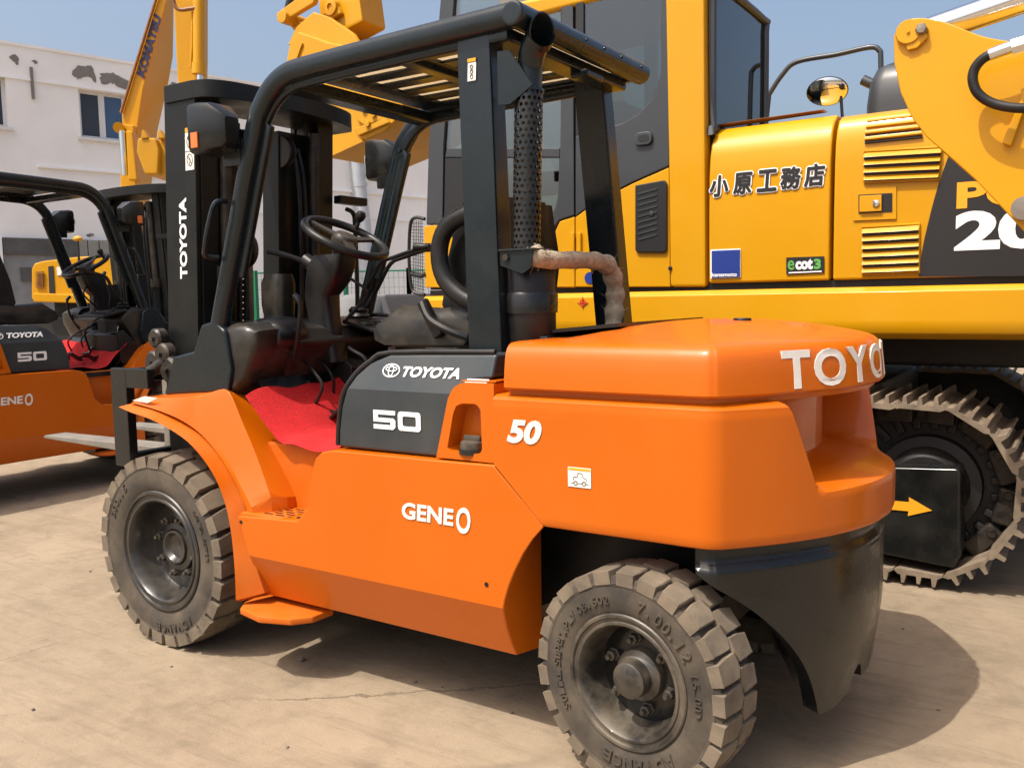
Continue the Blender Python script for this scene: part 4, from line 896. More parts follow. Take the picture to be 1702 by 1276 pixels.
for k in range(9):
    a = 318+k*9.5; mk('vent_slat', slab([sd_(1060, a+3, YE+.026), sd_(1092, a-6, YE+.026), sd_(1092, a-3, YE+.026), sd_(1060, a+6, YE+.026)], (0, -.004, .0)), CABG, CB)
mk('vent_lock', lathe([(.0005, .01), (.013, .008), (.015, 0)], 14, c=sd_(1083, 355, YE+.022)), CABG, CB)
c = sd_(1070, 231, YE+.006)
mk('door_handle', prism([(c.x+a, c.z+b) for a, b in rrect(.11, .075, .03, 4)], 'y', YE+.004, YE+.022), CABG, CB, bev=.008)
mk('handle_recess', prism([(c.x+a-.005, c.z+b) for a, b in rrect(.07, .038, .017, 4)], 'y', YE+.02, YE+.0235), CABD, CB)
for px_ in (947, 958): mk('hinge', slab([sd_(a, b, YE+.022) for a, b in ((px_, 386), (px_+7, 386), (px_+7, 432), (px_, 432))], (0, -.02, 0)), YELLOW, CB, bev=.006)
mk('door_lock', lathe([(.0005, .006), (.012, .004), (.013, 0)], 12, c=sd_(1114, 446, YE+.0125)), CABD, CB)
cr0 = sd_(969, 503, YE+.032); bm = B()
tube([cr0+V((.018*math.cos(a*.523), .0045, .018*math.sin(a*.523))) for a in range(12)], .003, 5, bm, True); tube([cr0+V((-.034, .0045, 0)), cr0+V((.034, .0045, 0))], .003, 5, bm); tube([cr0+V((0, .0045, -.034)), cr0+V((0, .0045, .034))], .003, 5, bm)
mk('lifting_mark', bm, REDM, X)
mk('rivet_badge', lathe([(.0005, .0), (.035, 0), (.035, -.003)], 24, c=sd_(980, 462, YE+.009)), BLUE, CB)
# cab shell behind the near side
xa, xb = sd_(706, 400).x, -1.515; ZR = 3.20
mk('cab_roof', prism([(xa-.28, ZR-.06), (xa-.34, ZR+.02), (xa-.50, ZR+.07), (xb+.05, ZR+.06), (xb, ZR-.02)], 'y', YE+.005, YE-1.0), YELLOW, CB, bev=.03, seg=3)
mk('cab_visor', slab([V((xa-.30, YE-.02, ZR+.0)), V((xa-.02, YE-.02, ZR+.02)), V((xa-.02, YE-.9, ZR+.02)), V((xa-.30, YE-.9, ZR+.0))], (0, 0, .025)), CABD, CB)
mk('cab_floor', box(xb, xa, YE-1.0, YE-.05, 1.54, 1.60), CABD, CB)
yf_ = YE-1.0
for (a, b) in ((xa-.05, xa-.11), (-.15, -.22), (-.72, -.80), (xb+.10, xb)): mk('far_pillar', box(b, a, yf_, yf_+.06, 1.6, ZR), CABG, CB, bev=.01)
mk('far_sill', box(xb, xa-.05, yf_, yf_+.05, 1.6, 2.05), CABD, CB)
mk('far_window', box(xb+.1, xa-.11, yf_+.02, yf_+.026, 2.05, ZR), GLASS, CB)
# rear wall with window
mk('rear_wall', box(xb-.03, xb+.02, YE-1.0, YE-.09, 1.55, 2.40), CABG, CB, bev=.01)
mk('rear_window', slab([V((xb-.012, YE-.06, 2.40)), V((xb-.012, YE-.95, 2.40)), V((xb-.012, YE-.95, 3.16)), V((xb-.012, YE-.06, 3.16))], (.006, 0, 0)), GLASSD, CB)
mk('rear_frame', tube(crv([V((xb-.018, YE-.06, 2.40)), V((xb-.018, YE-.10, 2.385)), V((xb-.018, YE-.93, 2.385)), V((xb-.018, YE-.98, 2.43)), V((xb-.018, YE-.985, 3.1)), V((xb-.018, YE-.95, 3.17)), V((xb-.018, YE-.1, 3.17)), V((xb-.018, YE-.055, 3.12))], 4, True), .022, 8, None, True), CABG, CB)
mk('rear_corner', box(xb-.03, xb+.05, YE-1.02, YE-.97, 2.36, ZR), CABG, CB, bev=.015)
# seat and console in the cab
mk('cab_seat', prism([(-.25, 1.9), (-.75, 1.88), (-.9, 2.65), (-.78, 2.68), (-.68, 2.05), (-.25, 2.03)], 'y', YE-.78, YE-.28), REDV, CB, bev=.05, seg=3)
mk('red_cloth', slab([sd_(832, 288, YE-.25), sd_(922, 283, YE-.25), sd_(918, 322, YE-.25), sd_(834, 330, YE-.25)], (0, -.12, 0)), REDV, CB, bev=.03)
mk('cab_seat_base', box(-.75, -.3, YE-.75, YE-.3, 1.6, 1.9), CABD, CB, bev=.02)
mk('cab_console', prism([(.15, 1.6), (.15, 2.15), (.05, 2.2), (-.1, 2.1), (-.1, 1.6)], 'y', YE-.3, YE-.15), CABD, CB, bev=.03)
mk('work_sleeve', slab([V((-1.44, YE-.22, 2.5)), V((-1.44, YE-.42, 2.45)), V((-1.44, YE-.36, 2.95)), V((-1.44, YE-.26, 2.9))], (.03, 0, 0)), WFRAME, CB)
# side mesh guard at the cab's front corner
E = part('mesh_guard', X)
g0, g1, g2, g3 = [sd_(a, b, YE-.0) for a, b in ((684, 366), (704, 366), (706, 488), (684, 482))]
mk('guard_tube', tube(crv([sd_(706, 364, YE-.02), sd_(690, 362, YE-.02), sd_(682, 375, YE-.02), sd_(680, 430, YE-.02), sd_(684, 478, YE-.02), sd_(694, 488, YE-.02), sd_(706, 490, YE-.02)], 4), .012, 8), CABD, E)
bm = B()
for k in range(1, 7): tube([g0.lerp(g1, k/7), g3.lerp(g2, k/7)], .0022, 4, bm)
for k in range(1, 22): tube([g0.lerp(g3, k/22), g1.lerp(g2, k/22)], .0022, 4, bm)
mk('guard_mesh', bm, CABD, E)
mk('guard_bracket', tube([sd_(684, 455, YE-.02), sd_(700, 459, YE+.0), sd_(708, 455, YE)], .016, 8), CABD, E)
# handrail, mirror and stack on the far side of the house
rp_ = crv([at(1278, 158, 1, -3.9), at(1300, 125, 1, -3.9), at(1325, 103, 1, -3.9), at(1390, 91, 1, -3.9), at(1445, 79, 1, -3.9), at(1461, 84, 1, -3.9), at(1464, 100, 1, -3.9), at(1464, 190, 1, -3.9)], 5)
mk('handrail', tube(rp_, .019, 10), CABG, X, smooth=60); mk('handrail', tube([at(1278, 158, 1, -3.9), at(1272, 215, 1, -3.9)], .019, 10), CABG, X)
E = part('mirror', X); mc = at(1375, 152, 1, -3.7); axm = ((CAM-mc).normalized()+V((.12, 0, -.22))).normalized(); sxm = axm.cross(V((0, 0, 1))).normalized(); uxm = sxm.cross(axm)
def dome(rx, rz, pr, bm=None): return loft([[mc+sxm*(math.cos(a*.2618)*rx*k)+uxm*(math.sin(a*.2618)*rz*k)+axm*t for a in range(24)] for k, t in pr])
mk('mirror_shell', dome(.143, .103, ((.97, .006), (1.0, 0), (.9, -.04), (.5, -.07))), CABD, E, smooth=60); mk('mirror_face', dome(.143, .103, ((.95, .007), (.8, .016), (.5, .024), (.1, .027))), MIRG, E, smooth=60)
mk('mirror_post', tube([at(1397, 150, 1, -3.72), at(1400, 195, 1, -3.72)], .011, 8), CABD, E)
sc = at(1470, 175, 1, -2.75)
mk('air_intake', loft([[V((sc.x+a*k-.10, sc.y+b*k, 2.3+z)) for a, b in rrect(.36, .36, .09, 4)] for z, k in ((0, 1), (.25, 1), (.38, .92), (.46, .72), (.49, .4))]), CABG, X, smooth=50)
mk('exhaust_stub', cyl(at(1434, 133, 1, -2.7), at(1462, 146, 1, -2.7), .03, 12), CABG, X)
mk('rear_weight', loft([[V((-4.55-.5*math.cos(a*.26)*1.0, -3.1+1.32*math.sin(a*.26), z)) for a in range(-6, 7)]+[V((-4.4, -1.78, z)), V((-4.4, -4.42, z))][::-1] for z in (1.2, 1.25, 2.3, 2.36)]), YELLOW, X, smooth=40)
# ---- tracks
def track(yc, wd, x0, x1, r, zc):
    T = part('track', X); pts = []; pitch = .225
    top = x0-x1; per = 2*top+2*math.pi*r; n = round(per/pitch); pitch = per/n; me = None
    for k in range(n):
        s_ = k*pitch
        if s_ < top: p, nn = V((x0-s_, 0, zc+r)), V((0, 0, 1))
        elif s_ < top+math.pi*r: a = (s_-top)/r; p, nn = V((x1-r*math.sin(a), 0, zc+r*math.cos(a))), V((-math.sin(a), 0, math.cos(a)))
        elif s_ < 2*top+math.pi*r: p, nn = V((x1+(s_-top-math.pi*r), 0, zc-r)), V((0, 0, -1))
        else: a = (s_-2*top-math.pi*r)/r; p, nn = V((x0+r*math.sin(a), 0, zc-r*math.cos(a))), V((math.sin(a), 0, -math.cos(a)))
        sag = -.03*math.sin(max(0, min(1, (s_-top*.15)/(top*.7)))*math.pi) if s_ < top else 0
        an = math.atan2(nn.x, nn.z)
        if me is None:
            prof = [(-.116, -.014), (-.098, .004), (-.084, .006), (-.080, .046), (-.066, .046), (-.058, .004), (-.012, .004), (-.008, .042), (.006, .042), (.013, .004), (.056, .004), (.062, .046), (.076, .046), (.084, .004), (.108, -.010), (.108, -.020), (.090, -.016), (-.09, -.026)]
            o = mk('track_shoe', prism(prof, 'y', -wd/2, wd/2), SHOE, T, smooth=20); me = o.data
        else: o = obj('track_shoe', me, T)
        o.location = (p.x, yc, p.z+sag); o.rotation_euler = (0, an+random.uniform(-.02, .02), 0)
    mk('track_link', loft([[V((x0+(r-.04)*math.sin(a), yc+y, zc-(r-.04)*math.cos(a))) for a in [k*math.pi/10 for k in range(11)]]+[V((x1-(r-.04)*math.sin(a), yc+y, zc+(r-.04)*math.cos(a))) for a in [k*math.pi/10 for k in range(11)]] for y in (-.08, .08)]), TRKD, T)
    return T
T1 = track(-2.06, .68, .75, -2.64, .425, .488); T2 = track(-4.30, .68, .75, -2.64, .425, .488)
for T_, yy in ((T1, -1.73), (T2, -4.03)):
    mk('track_frame', loft([[V((x, y, z)) for x, z in ((.6, .30), (.6, .62), (-2.3, .66), (-2.42, .60), (-2.42, .22), (.4, .22))] for y in (yy-.45, yy-.05)]), TRKD, T_, bev=.02)
    mk('final_drive', lathe([(.0005, 0), (.16, 0), (.19, -.03), (.20, -.08), (.25, -.09), (.26, -.20), (.0005, -.20)], 36, c=(-2.64, yy-.10, .485)), TRKD, T_)
    for k in range(6): mk('track_roller', lathe([(.0005, 0), (.09, 0), (.10, -.03), (.10, -.2), (.0005, -.2)], 20, c=(.35-k*.42, yy-.06, .16)), TRKD, T_)
for k in range(23):
    a = 2*math.pi*k/23; c_ = V((-2.64+.335*math.cos(a), -2.0, .485+.335*math.sin(a))); mk('sprocket_tooth', obox(c_, V((math.cos(a), 0, math.sin(a))), V((0, 1, 0)), V((-math.sin(a), 0, math.cos(a))), .10, .10, .04), TRKD, T1, bev=.008)
for k in range(26):                                  # chain links just inside the shoes
    s_ = k*.205
    if s_ < 1.2: c_, nn = V((-1.45-s_, -1.93, .485+.362)), V((0, 0, 1))
    elif s_ < 1.2+math.pi*.362: a = (s_-1.2)/.362; c_, nn = V((-2.64-.362*math.sin(a), -1.93, .485+.362*math.cos(a))), V((-math.sin(a), 0, math.cos(a)))
    else: c_, nn = V((-2.64+(s_-1.2-math.pi*.362), -1.93, .485-.362)), V((0, 0, -1))
    tt = V((nn.z, 0, -nn.x)); lk = mk('chain_link', obox(c_, tt, V((0, 1, 0)), nn, .185, .05, .095), GREASE, T1, bev=.02)
    mk('link_pin', lathe([(.0005, .034), (.020, .034), (.024, .028), (.024, 0)], 10, c=c_+tt*.06), GREASE, T1)
for xx in (.2, -.8, -1.8): mk('carrier_roller', lathe([(.0005, 0), (.06, 0), (.07, -.02), (.07, -.2), (.0005, -.2)], 18, c=(xx, -1.80, .80)), TRKD, T1)
gp = [sd_(1440, 775, -1.73), sd_(1592, 779, -1.73), sd_(1597, 786, -1.73), sd_(1596, 925, -1.73), sd_(1585, 945, -1.73), sd_(1440, 915, -1.73)]
mk('drive_cover', slab(gp, (0, -.28, 0)), BLACK, T1, bev=.018, seg=3)
ar = [(1440, 828), (1511, 834), (1511, 826), (1549, 848), (1509, 857), (1510, 849), (1440, 843)]
mk('travel_arrow', slab([sd_(a, b, -1.727) for a, b in ar], (0, .002, 0)), ORLET, T1)
mk('added_dark_fill', box(-4.5, .3, -4.25, -2.35, 1.06, 1.252), TRKD, X, bev=.03)  # dark block added to hide the sunlit ground beneath the deck
mk('under_frame', loft([[V((x, y, z)) for x, z in ((.0, .45), (.0, .95), (-2.3, .95), (-2.3, .45))] for y in (-3.9, -2.3)]), TRKD, X, bev=.05)
# ---- boom, arm and bucket, raised and folded in front of the cab
mk('boom', slab([(-.7, -2.88, 1.7), (-.2, -2.88, 1.6), (.45, -2.88, 3.3), (1.0, -2.88, 5.1), (2.4, -2.88, 5.9), (2.4, -2.88, 6.3), (.7, -2.88, 5.7), (.1, -2.88, 4.2)], (0, -.42, 0)), YELLOW, X, bev=.03)
aq = [(540, 10), (574, 50), (612, 48), (609, 0)]
ap = [V((2.52, -2.95, 3.86)), V((2.30, -2.95, 3.80)), V((2.02, -2.95, 3.86)), V((2.08, -2.95, 4.3)), V((2.0, -2.95, 6.4)), V((2.75, -2.95, 6.4)), V((2.55, -2.95, 4.3))]
mk('arm', slab(ap, (0, -.32, 0)), YELLOW, X, bev=.03)
BK = part('bucket', X)
yb0, yb1 = -2.62, -3.62
sp = [(541, 262), (640, 217), (668, 190), (672, 150), (640, 105), (600, 80), (545, 70), (512, 58), (494, 52), (480, 76), (472, 120), (470, 170), (485, 225), (505, 250)]
S3 = [at(a, b, 1, yb0) for a, b in sp]
mk('bucket_shell', slab(S3, (0, yb1-yb0, 0)), YELLOW2, BK, bev=.02)
mk('side_cutter', slab([at(a, b, 1, yb0+.03) for a, b in ((588, 172), (612, 160), (632, 178), (638, 198), (610, 212), (592, 200))], (0, -.05, 0)), YELLOW2, BK, bev=.01)
mk('side_cutter', slab([at(a, b, 1, yb0+.03) for a, b in ((588, 214), (640, 193), (646, 204), (595, 226))], (0, -.05, 0)), YELLOW2, BK, bev=.01)
mk('wear_plate', slab([at(a, b, 1, yb0+.022) for a, b in ((541, 258), (600, 231), (602, 236), (543, 263))], (0, -.03, 0)), YELLOW2, BK)
mk('wear_plate', slab([at(a, b, 1, yb0+.018) for a, b in ((476, 122), (498, 70), (502, 72), (482, 128))], (0, -.03, 0)), YELLOW2, BK)
for px_, py_ in ((606, 182), (622, 190), (612, 206), (520, 120)): mk('bolt_head', lathe([(.028, 0), (.026, .02), (.0005, .022)], 10, c=at(px_, py_, 1, yb0+.03)), YELLOW2, BK)
mk('bucket_ear', slab([at(a, b, 1, -2.8) for a, b in ((478, 75), (492, 45), (520, 20), (545, 28), (585, 55), (600, 80))], (0, -.06, 0)), YELLOW2, BK, bev=.012)
mk('bucket_ear', slab([at(a, b, 1, -3.3) for a, b in ((500, 70), (510, 45), (535, 20), (560, 28), (600, 55), (610, 80))], (0, -.06, 0)), YELLOW2, BK, bev=.012)
LK = part('bucket_link', X)
for yy in (-2.80, -3.36):
    mk('link_bar', slab([at(459, 22, 1, yy), at(505, -12, 1, yy), at(525, -12, 1, yy), at(520, 6, 1, yy), at(470, 36, 1, yy), at(460, 36, 1, yy)], (0, -.06, 0)), YELLOW2, LK, bev=.015)
pc = at(468, 28, 1, -2.76); mk('link_pin', cyl(pc, pc+V((0, -.70, 0)), .055, 16), YELLOW2, LK, bev=.008)
mk('link_bar', slab([at(468, 28, 1, -2.9), at(482, 24, 1, -2.9), at(522, 58, 1, -2.9), at(500, 66, 1, -2.9)], (0, -.40, 0)), YELLOW2, LK, bev=.02)
mk('link_bar', slab([at(522, 32, 1, -2.9), at(560, 8, 1, -2.9), at(566, 22, 1, -2.9), at(530, 46, 1, -2.9)], (0, -.07, 0)), YELLOW2, LK, bev=.015)
for a, b in ((555, 14), (550, 48)):
    c = at(a, b, 1, -2.93); mk('arm_pin', lathe([(.07, 0), (.07, .05), (.03, .055), (.03, .04), (.0005, .04)], 18, c=c), YELLOW2, LK)
mk('bucket_ram', cyl(at(482, 18, 1, -3.1), at(500, -60, 1, -3.1), .055, 14), BLACK, LK)

# ------------------------------------------------------------------ arm of another excavator on the right
A = thing('excavator', 'yellow excavator showing only an arm end with hose and chrome rod at upper right', 'excavator', (-4.1, -.58, 0), 'yellow excavators')
ya = -.55
out = crv([at(a, b, 1, ya) for a, b in ((1485, 60), (1497, 40), (1520, 30), (1560, 34), (1600, 48), (1640, 62), (1702, 72))], 4)
p_ = [at(a, b, 1, ya) for a, b in ((1702, 385), (1660, 340), (1620, 298), (1575, 258), (1540, 228), (1515, 195), (1497, 155), (1486, 105))]
prof = out+[V((-3.35, ya, 2.38)), V((-3.60, ya, 2.15)), V((-4.2, ya, .75)), V((-4.32, ya, .02)), V((-4.05, ya, .02)), V((-3.95, ya, .6)), V((-3.42, ya, 1.62))]+p_
for dy in (0, -.34): mk('arm_plate', slab([q+V((0, dy, 0)) for q in prof], (0, -.03, 0)), YELLOW2 if dy else YELLOW, A, bev=.006)
core = [q.lerp(V((-3.25, ya, 2.05)), .06) for q in prof[6:]]
mk('arm_web', slab([q+V((0, -.03, 0)) for q in core], (0, -.31, 0)), YELLOW2, A)
pn = at(1511, 55, 1, ya); mk('rod_pin', lathe([(.0005, .028), (.006, .028), (.006, .022), (.040, .022), (.043, .016), (.043, 0)], 28, c=pn), YELLOW, A)
pb = at(1533, 51, 1, ya); mk('lock_bolt', lathe([(.020, 0), (.020, .03), (.016, .034), (.0005, .035)], 6, c=pb), STEEL, A)
mk('lock_plate', slab([at(a, b, 1, ya+.016) for a, b in ((1524, 58), (1538, 55), (1542, 62), (1524, 80), (1508, 84), (1505, 76))], (0, -.016, 0)), YELLOW, A, bev=.004)
rd0, rd1 = at(1545, 52, 1, ya-.18), at(1790, -32, 1, ya-.18)
mk('cylinder_rod', cyl(rd0, rd1, .050, 24), CHROME, A, smooth=60)
rd2 = rd1+(rd1-rd0).normalized()*.7; mk('cylinder_barrel', cyl(rd1, rd2, .075, 20), YELLOW, A)
hs = crv([at(1780, 52, 1, ya+.09), at(1740, 62, 1, ya+.09), at(1690, 76, 1, ya+.09), at(1655, 88, 1, ya+.09), at(1634, 98, 1, ya+.085), at(1620, 115, 1, ya+.08), at(1617, 135, 1, ya+.08), at(1626, 156, 1, ya+.08), at(1650, 172, 1, ya+.08), at(1690, 180, 1, ya+.08), at(1740, 178, 1, ya+.07)], 5)
mk('hydraulic_hose', tube(hs[16:], .0165, 12), PLAST, A, smooth=60)
mk('hose_ferrule', tube(hs[11:18], .0205, 12), CHROME, A); mk('hose_nut', tube(hs[7:12], .027, 6), CHROME, A, smooth=20); mk('hose_fitting', tube(hs[:8], .03, 10), YELLOW, A)
mk('rib', slab([at(1665, 238, 1, ya+.03), at(1702, 150, 1, ya+.03), at(1712, 155, 1, ya+.03), at(1680, 243, 1, ya+.03)], (0, -.03, 0)), YELLOW, A, bev=.005)
mk('pivot_pin', lathe([(.04, 0), (.04, .03), (.0005, .032)], 18, c=at(1703, 347, 1, ya)), STEEL, A)
# ------------------------------------------------------------------ building across the yard
WD = V((math.cos(math.radians(-103.8)), math.sin(math.radians(-103.8)), 0)); WN = V((WD.y, -WD.x, 0))
if WN.dot(CAM-V((14.84, -7.86, 0))) < 0: WN = -WN
W0 = V((14.84, -7.86, 0)); WZ = V((0, 0, 1))
def wp(px, py, off=0.):
    return on(px, py, W0+WN*off, WN)
def wst(px, py): p = wp(px, py)-W0; return p.dot(WD), p.z
def wq(s_, z, off=0.): return W0+WD*s_+WN*off+WZ*z
HB = thing('building', 'two-storey white rendered building with peeling plaster behind the machines', 'building', (W0.x, W0.y, 0))
def wbox(name, s0, s1, z0, z1, o0, o1, m, parent=HB, bev=0): return mk(name, loft([[wq(s0, z0, o), wq(s1, z0, o), wq(s1, z1, o), wq(s0, z1, o)] for o in (o0, o1)]), m, parent, bev=bev)
s0w, s1w = -14, 42; ztop = wst(0, 72)[1]
wins = []
def win(pxa, pya, pxb, pyb, blue=True, n=2):
    sa, za = wst(pxa, pya); sb, zb = wst(pxb, pyb); wins.append((min(sa, sb), max(sa, sb), min(za, zb), max(za, zb), blue, n))
win(130, 148, 213, 236); win(-120, 110, 14, 212, False); win(610, 270, 655, 295, False); win(735, 285, 830, 330, False)
# wall in strips round the window openings
ss_ = sorted(wins); zs_ = sorted({0, ztop}|{w_[2] for w_ in ss_}|{w_[3] for w_ in ss_})
cur_s = s0w
for w_ in ss_:
    wbox('wall', cur_s, w_[0], 0, ztop, -.3, 0, WALL); wbox('wall', w_[0], w_[1], 0, w_[2], -.3, 0, WALL); wbox('wall', w_[0], w_[1], w_[3], ztop, -.3, 0, WALL); cur_s = w_[1]
wbox('wall', cur_s, s1w, 0, ztop, -.3, 0, WALL)
wbox('parapet', s0w, s1w, ztop, ztop+.06, -.32, .02, WALL)
for a, b, z0, z1, blue, n in wins:
    E = part('window', HB)
    wbox('window_sill', a-.08, b+.08, z0-.06, z0, -.2, .06, WFRAME, E)
    step = (b-a)/n
    for k in range(n):
        wbox('pane', a+k*step+.05, a+(k+1)*step-.05, z0+.06, z1-.06, -.14+.01*k, -.13+.01*k, WBLUE if (blue and k == n-1) else WDARK, E)
        for q in (a+k*step, a+(k+1)*step-.06): wbox('window_frame', q, q+.06, z0, z1, -.16+.004*k, -.10+.004*k, WFRAME, E)
    wbox('window_frame', a, b, z0, z0+.06, -.155, -.105, WFRAME, E); wbox('window_frame', a, b, z1-.06, z1, -.155, -.105, WFRAME, E)
zl = wst(100, 139)[1]; wbox('ledge', s0w, s1w, zl-.04, zl, 0, .03, WALL)
sa, za = wst(62, 276); wbox('ledge', sa, s1w, za-.03, za+.01, 0, .05, WALL)
wbox('conduit', wst(50, 130)[0], wst(50, 130)[0]+.05, wst(55, 165)[1], wst(48, 112)[1], 0, .05, PATCH)
random.seed(3)
def patch(pts):
    P = [wp(a, b, .004) for a, b in pts]; P = crv(P, 4, True); P = [p+WD*random.gauss(0, .012)+WZ*random.gauss(0, .012) for p in P]
    mk('bare_patch', slab(P, WN*.004), PATCH, HB)
patch([(120, 122), (128, 110), (143, 110), (150, 109), (157, 116), (159, 137), (150, 128), (143, 126), (130, 131), (122, 127)])
patch([(167, 125), (178, 122), (192, 124), (215, 136), (213, 150), (196, 144), (188, 138), (170, 141)])
patch([(15, 95), (25, 91), (31, 98), (29, 108), (22, 102)]); patch([(280, 140), (294, 138), (296, 147), (284, 150)]); patch([(54, 103), (61, 101), (60, 106)]); patch([(144, 390), (152, 388), (157, 392), (146, 393)])
# rain pipe
s_, z_ = wst(592, 340)
mk('rain_pipe', tube([wq(s_-.05, ztop-.1, .14), wq(s_, z_+.6, .14), wq(s_+.12, z_-.6, .14), wq(s_+.2, 0, .14)], .19, 16), PIPEM, HB)
mk('pipe_collar', tube([wq(s_+.02, z_+.55, .14), wq(s_+.03, z_+.45, .14)], .21, 16), PIPEM, HB)
for (a, b), (c_, d_) in (((418, 352), (460, 354)), ((600, 362), (680, 366))):
    q = wst(a, b); r_ = wst(c_, d_); wbox('wall_cable', min(q[0], r_[0]), max(q[0], r_[0]), q[1]-.03, q[1]+.02, 0, .03, WALL)
# ground-floor bay with lintel
sa, za = wst(2, 395); sb, zb = wst(128, 425); wbox('bay_lintel', sa, sb+.8, zb, za, 0, .10, DKBAND)
wbox('bay_infill', sa, sb+.8, 0, zb, 0, .05, DKCONC); sv, zv = wst(32, 445); sv2, zv2 = wst(52, 467); wbox('bay_vent', sv, sv2, zv2, zv, .05, .09, DKBAND); wbox('bay_post', sa-.25, sa-.02, 0, za, 0, .12, WALL)
# ------------------------------------------------------------------ green wire fence in front of it
def vpl(px, py, depth): v = ray(px, py); return CAM+v*(depth/(v.x*DH.x+v.y*DH.y))
zt_ = vpl(640, 450, 15).z
for i, (pa, pb) in enumerate(((425, 455), (575, 622), (622, 680), (680, 760))):
    a, b = vpl(pa, 480, 15), vpl(pb, 480, 15); a.z = b.z = 0
    fn = thing('fence_panel', ('green wire fence panel seen between the mast rails', 'green wire fence panel beneath the steering wheel', 'green wire fence panel left of the right guard leg', 'green wire fence panel next to the excavator cab corner')[i], 'fence', tuple((a+b)/2), 'green wire fence panels')
    for q in (a, b): mk('post', box(q.x-.03, q.x+.03, q.y-.03, q.y+.03, 0, zt_+.04), GREEN, fn)
    mk('rail', tube([a+WZ*zt_, b+WZ*zt_], .015, 6), GREEN, fn); mk('rail', tube([a+WZ*.1, b+WZ*.1], .015, 6), GREEN, fn)
    bm = B(); n = max(3, int((b-a).length/.08))
    for k in range(1, n): tube([a.lerp(b, k/n)+WZ*.1, a.lerp(b, k/n)+WZ*zt_], .003, 4, bm)
    for k in range(1, int(zt_/.16)): tube([a+WZ*(.1+k*.16), b+WZ*(.1+k*.16)], .003, 4, bm)
    mk('wire_mesh', bm, GREEN, fn)
# grey block and drum in the gap beneath the guard leg
a = vpl(660, 500, 8.5); gb = B()
c0 = vpl(612, 500, 8.5); c1 = vpl(745, 500, 8.5); zt2 = vpl(660, 489, 8.5).z; dd = (c1-c0); dd.z = 0
mk_ = slab([V((c0.x, c0.y, 0)), V((c1.x, c1.y, 0)), V((c1.x, c1.y, zt2)), V((c0.x, c0.y, zt2))], DH*.9)
tag(mk('concrete_block', mk_, GREYC, None, bev=.03), 'tall grey block behind the right front guard leg', 'block')
c2 = vpl(596, 500, 8.2); dr = lathe([(.0005, 0), (.24, 0), (.24, zt2*.5), (.235, zt2*.86), (.20, zt2*.97), (.12, zt2*1.0), (.0005, zt2*1.005)], 28, 'z', (c2.x, c2.y, 0))
tag(mk('drum', dr, GREYC, None, smooth=50), 'grey round-topped drum behind the levers', 'drum')
# ------------------------------------------------------------------ excavator far back on the left, boom raised
D2 = 13.0
def fp_(px, py, d=0.): return vpl(px, py, D2+d)
c = fp_(150, 480); G2 = thing('excavator', 'distant yellow excavator with raised lettered boom left of the mast', 'excavator', (c.x, c.y, 0), 'yellow excavators')
def fpl(name, pts, m, d=0., th=.5, bev=.01, parent=None): return mk(name, slab([fp_(a, b, d) for a, b in pts], DH*th), m, parent or G2, bev=bev)
fpl('engine_house', [(52, 447), (56, 438), (70, 434), (128, 427), (178, 424), (184, 430), (190, 456), (212, 458), (214, 505), (55, 500), (52, 495)], YELLOW, 0, 2.4, .04)
fpl('deck_skirt', [(54, 487), (214, 492), (214, 506), (55, 502)], YELLOW, -.06, 2.5, .02)
E = part('louvre', G2)
for k in range(9): mk('slat', slab([fp_(60, 452+k*3.1, -.01), fp_(73, 451+k*3.1, -.01), fp_(73, 452.6+k*3.1, -.01), fp_(60, 453.6+k*3.1, -.01)], -DH*.02), BROWN, E)
fpl('model_panel', [(80, 443), (88, 442), (89, 456), (91, 490), (82, 490)], DECALB, -.012, .01, 0)
fpl('model_number', [(94, 444), (110, 442), (112, 456), (95, 458)], WHITE, -.012, .01, 0)
fpl('maker_plate', [(132, 433), (154, 431), (155, 438), (133, 440)], REDM, -.012, .01, 0)
fpl('cab_block', [(190, 456), (190, 420), (194, 408), (200, 404), (204, 410), (214, 425), (214, 458)], YELLOW, .2, .5, .02)
for k in range(2):
    tx = part('track', G2); mk('track_belt', slab([fp_(20, 545, .1+k*1.8), fp_(30, 525, .1+k*1.8), fp_(230, 525, .1+k*1.8), fp_(240, 545, .1+k*1.8)]+[V((fp_(240, 545, .1+k*1.8).x, fp_(240, 545, .1+k*1.8).y, .02)), V((fp_(20, 545, .1+k*1.8).x, fp_(20, 545, .1+k*1.8).y, .02))], DH*.5), TRKD, tx, bev=.05)
mk('under_frame', slab([V((fp_(90, 500, .4).x, fp_(90, 500, .4).y, .5)), V((fp_(190, 500, .4).x, fp_(190, 500, .4).y, .5)), fp_(190, 500, .4), fp_(90, 500, .4)], DH*1.6), TRKD, G2)
# boom: lettered side face towards us, shaded belly to the right
ba = [(276, -40), (261, 0), (203, 188), (203, 207), (200, 300), (200, 420)]; bb = [(288, -40), (276, 5), (237, 150), (228, 211), (226, 300), (224, 420)]; bc = [(300, -40), (291, 5), (290, 94), (281, 135), (262, 219), (240, 420)]
rings = [[fp_(*a), fp_(*b), fp_(c_[0], c_[1], .55), fp_(a[0]+(c_[0]-b[0])*.6, a[1], .6)] for a, b, c_ in zip(ba, bb, [(303, -40), (289, 0), (288, 94), (281, 135), (262, 219), (240, 420)])]
mk('boom', loft(rings), YELLOW, G2, bev=.015)
p0, p1 = fp_(240, 131, -.012), fp_(270, 27, -.012); ux = (p1-p0).normalized(); nv = -DH; uy = nv.cross(ux).normalized()
text('boom_lettering', 'KOMATSU', NAVY, G2, p0-uy*.0, ux, uy, (p1-p0).length, .125, .004, .06, .2)
mk('boom_pipe', tube([fp_(277, -40, -.03), fp_(259, 0, -.03), fp_(201, 188, -.03)], .022, 8), BROWN, G2)
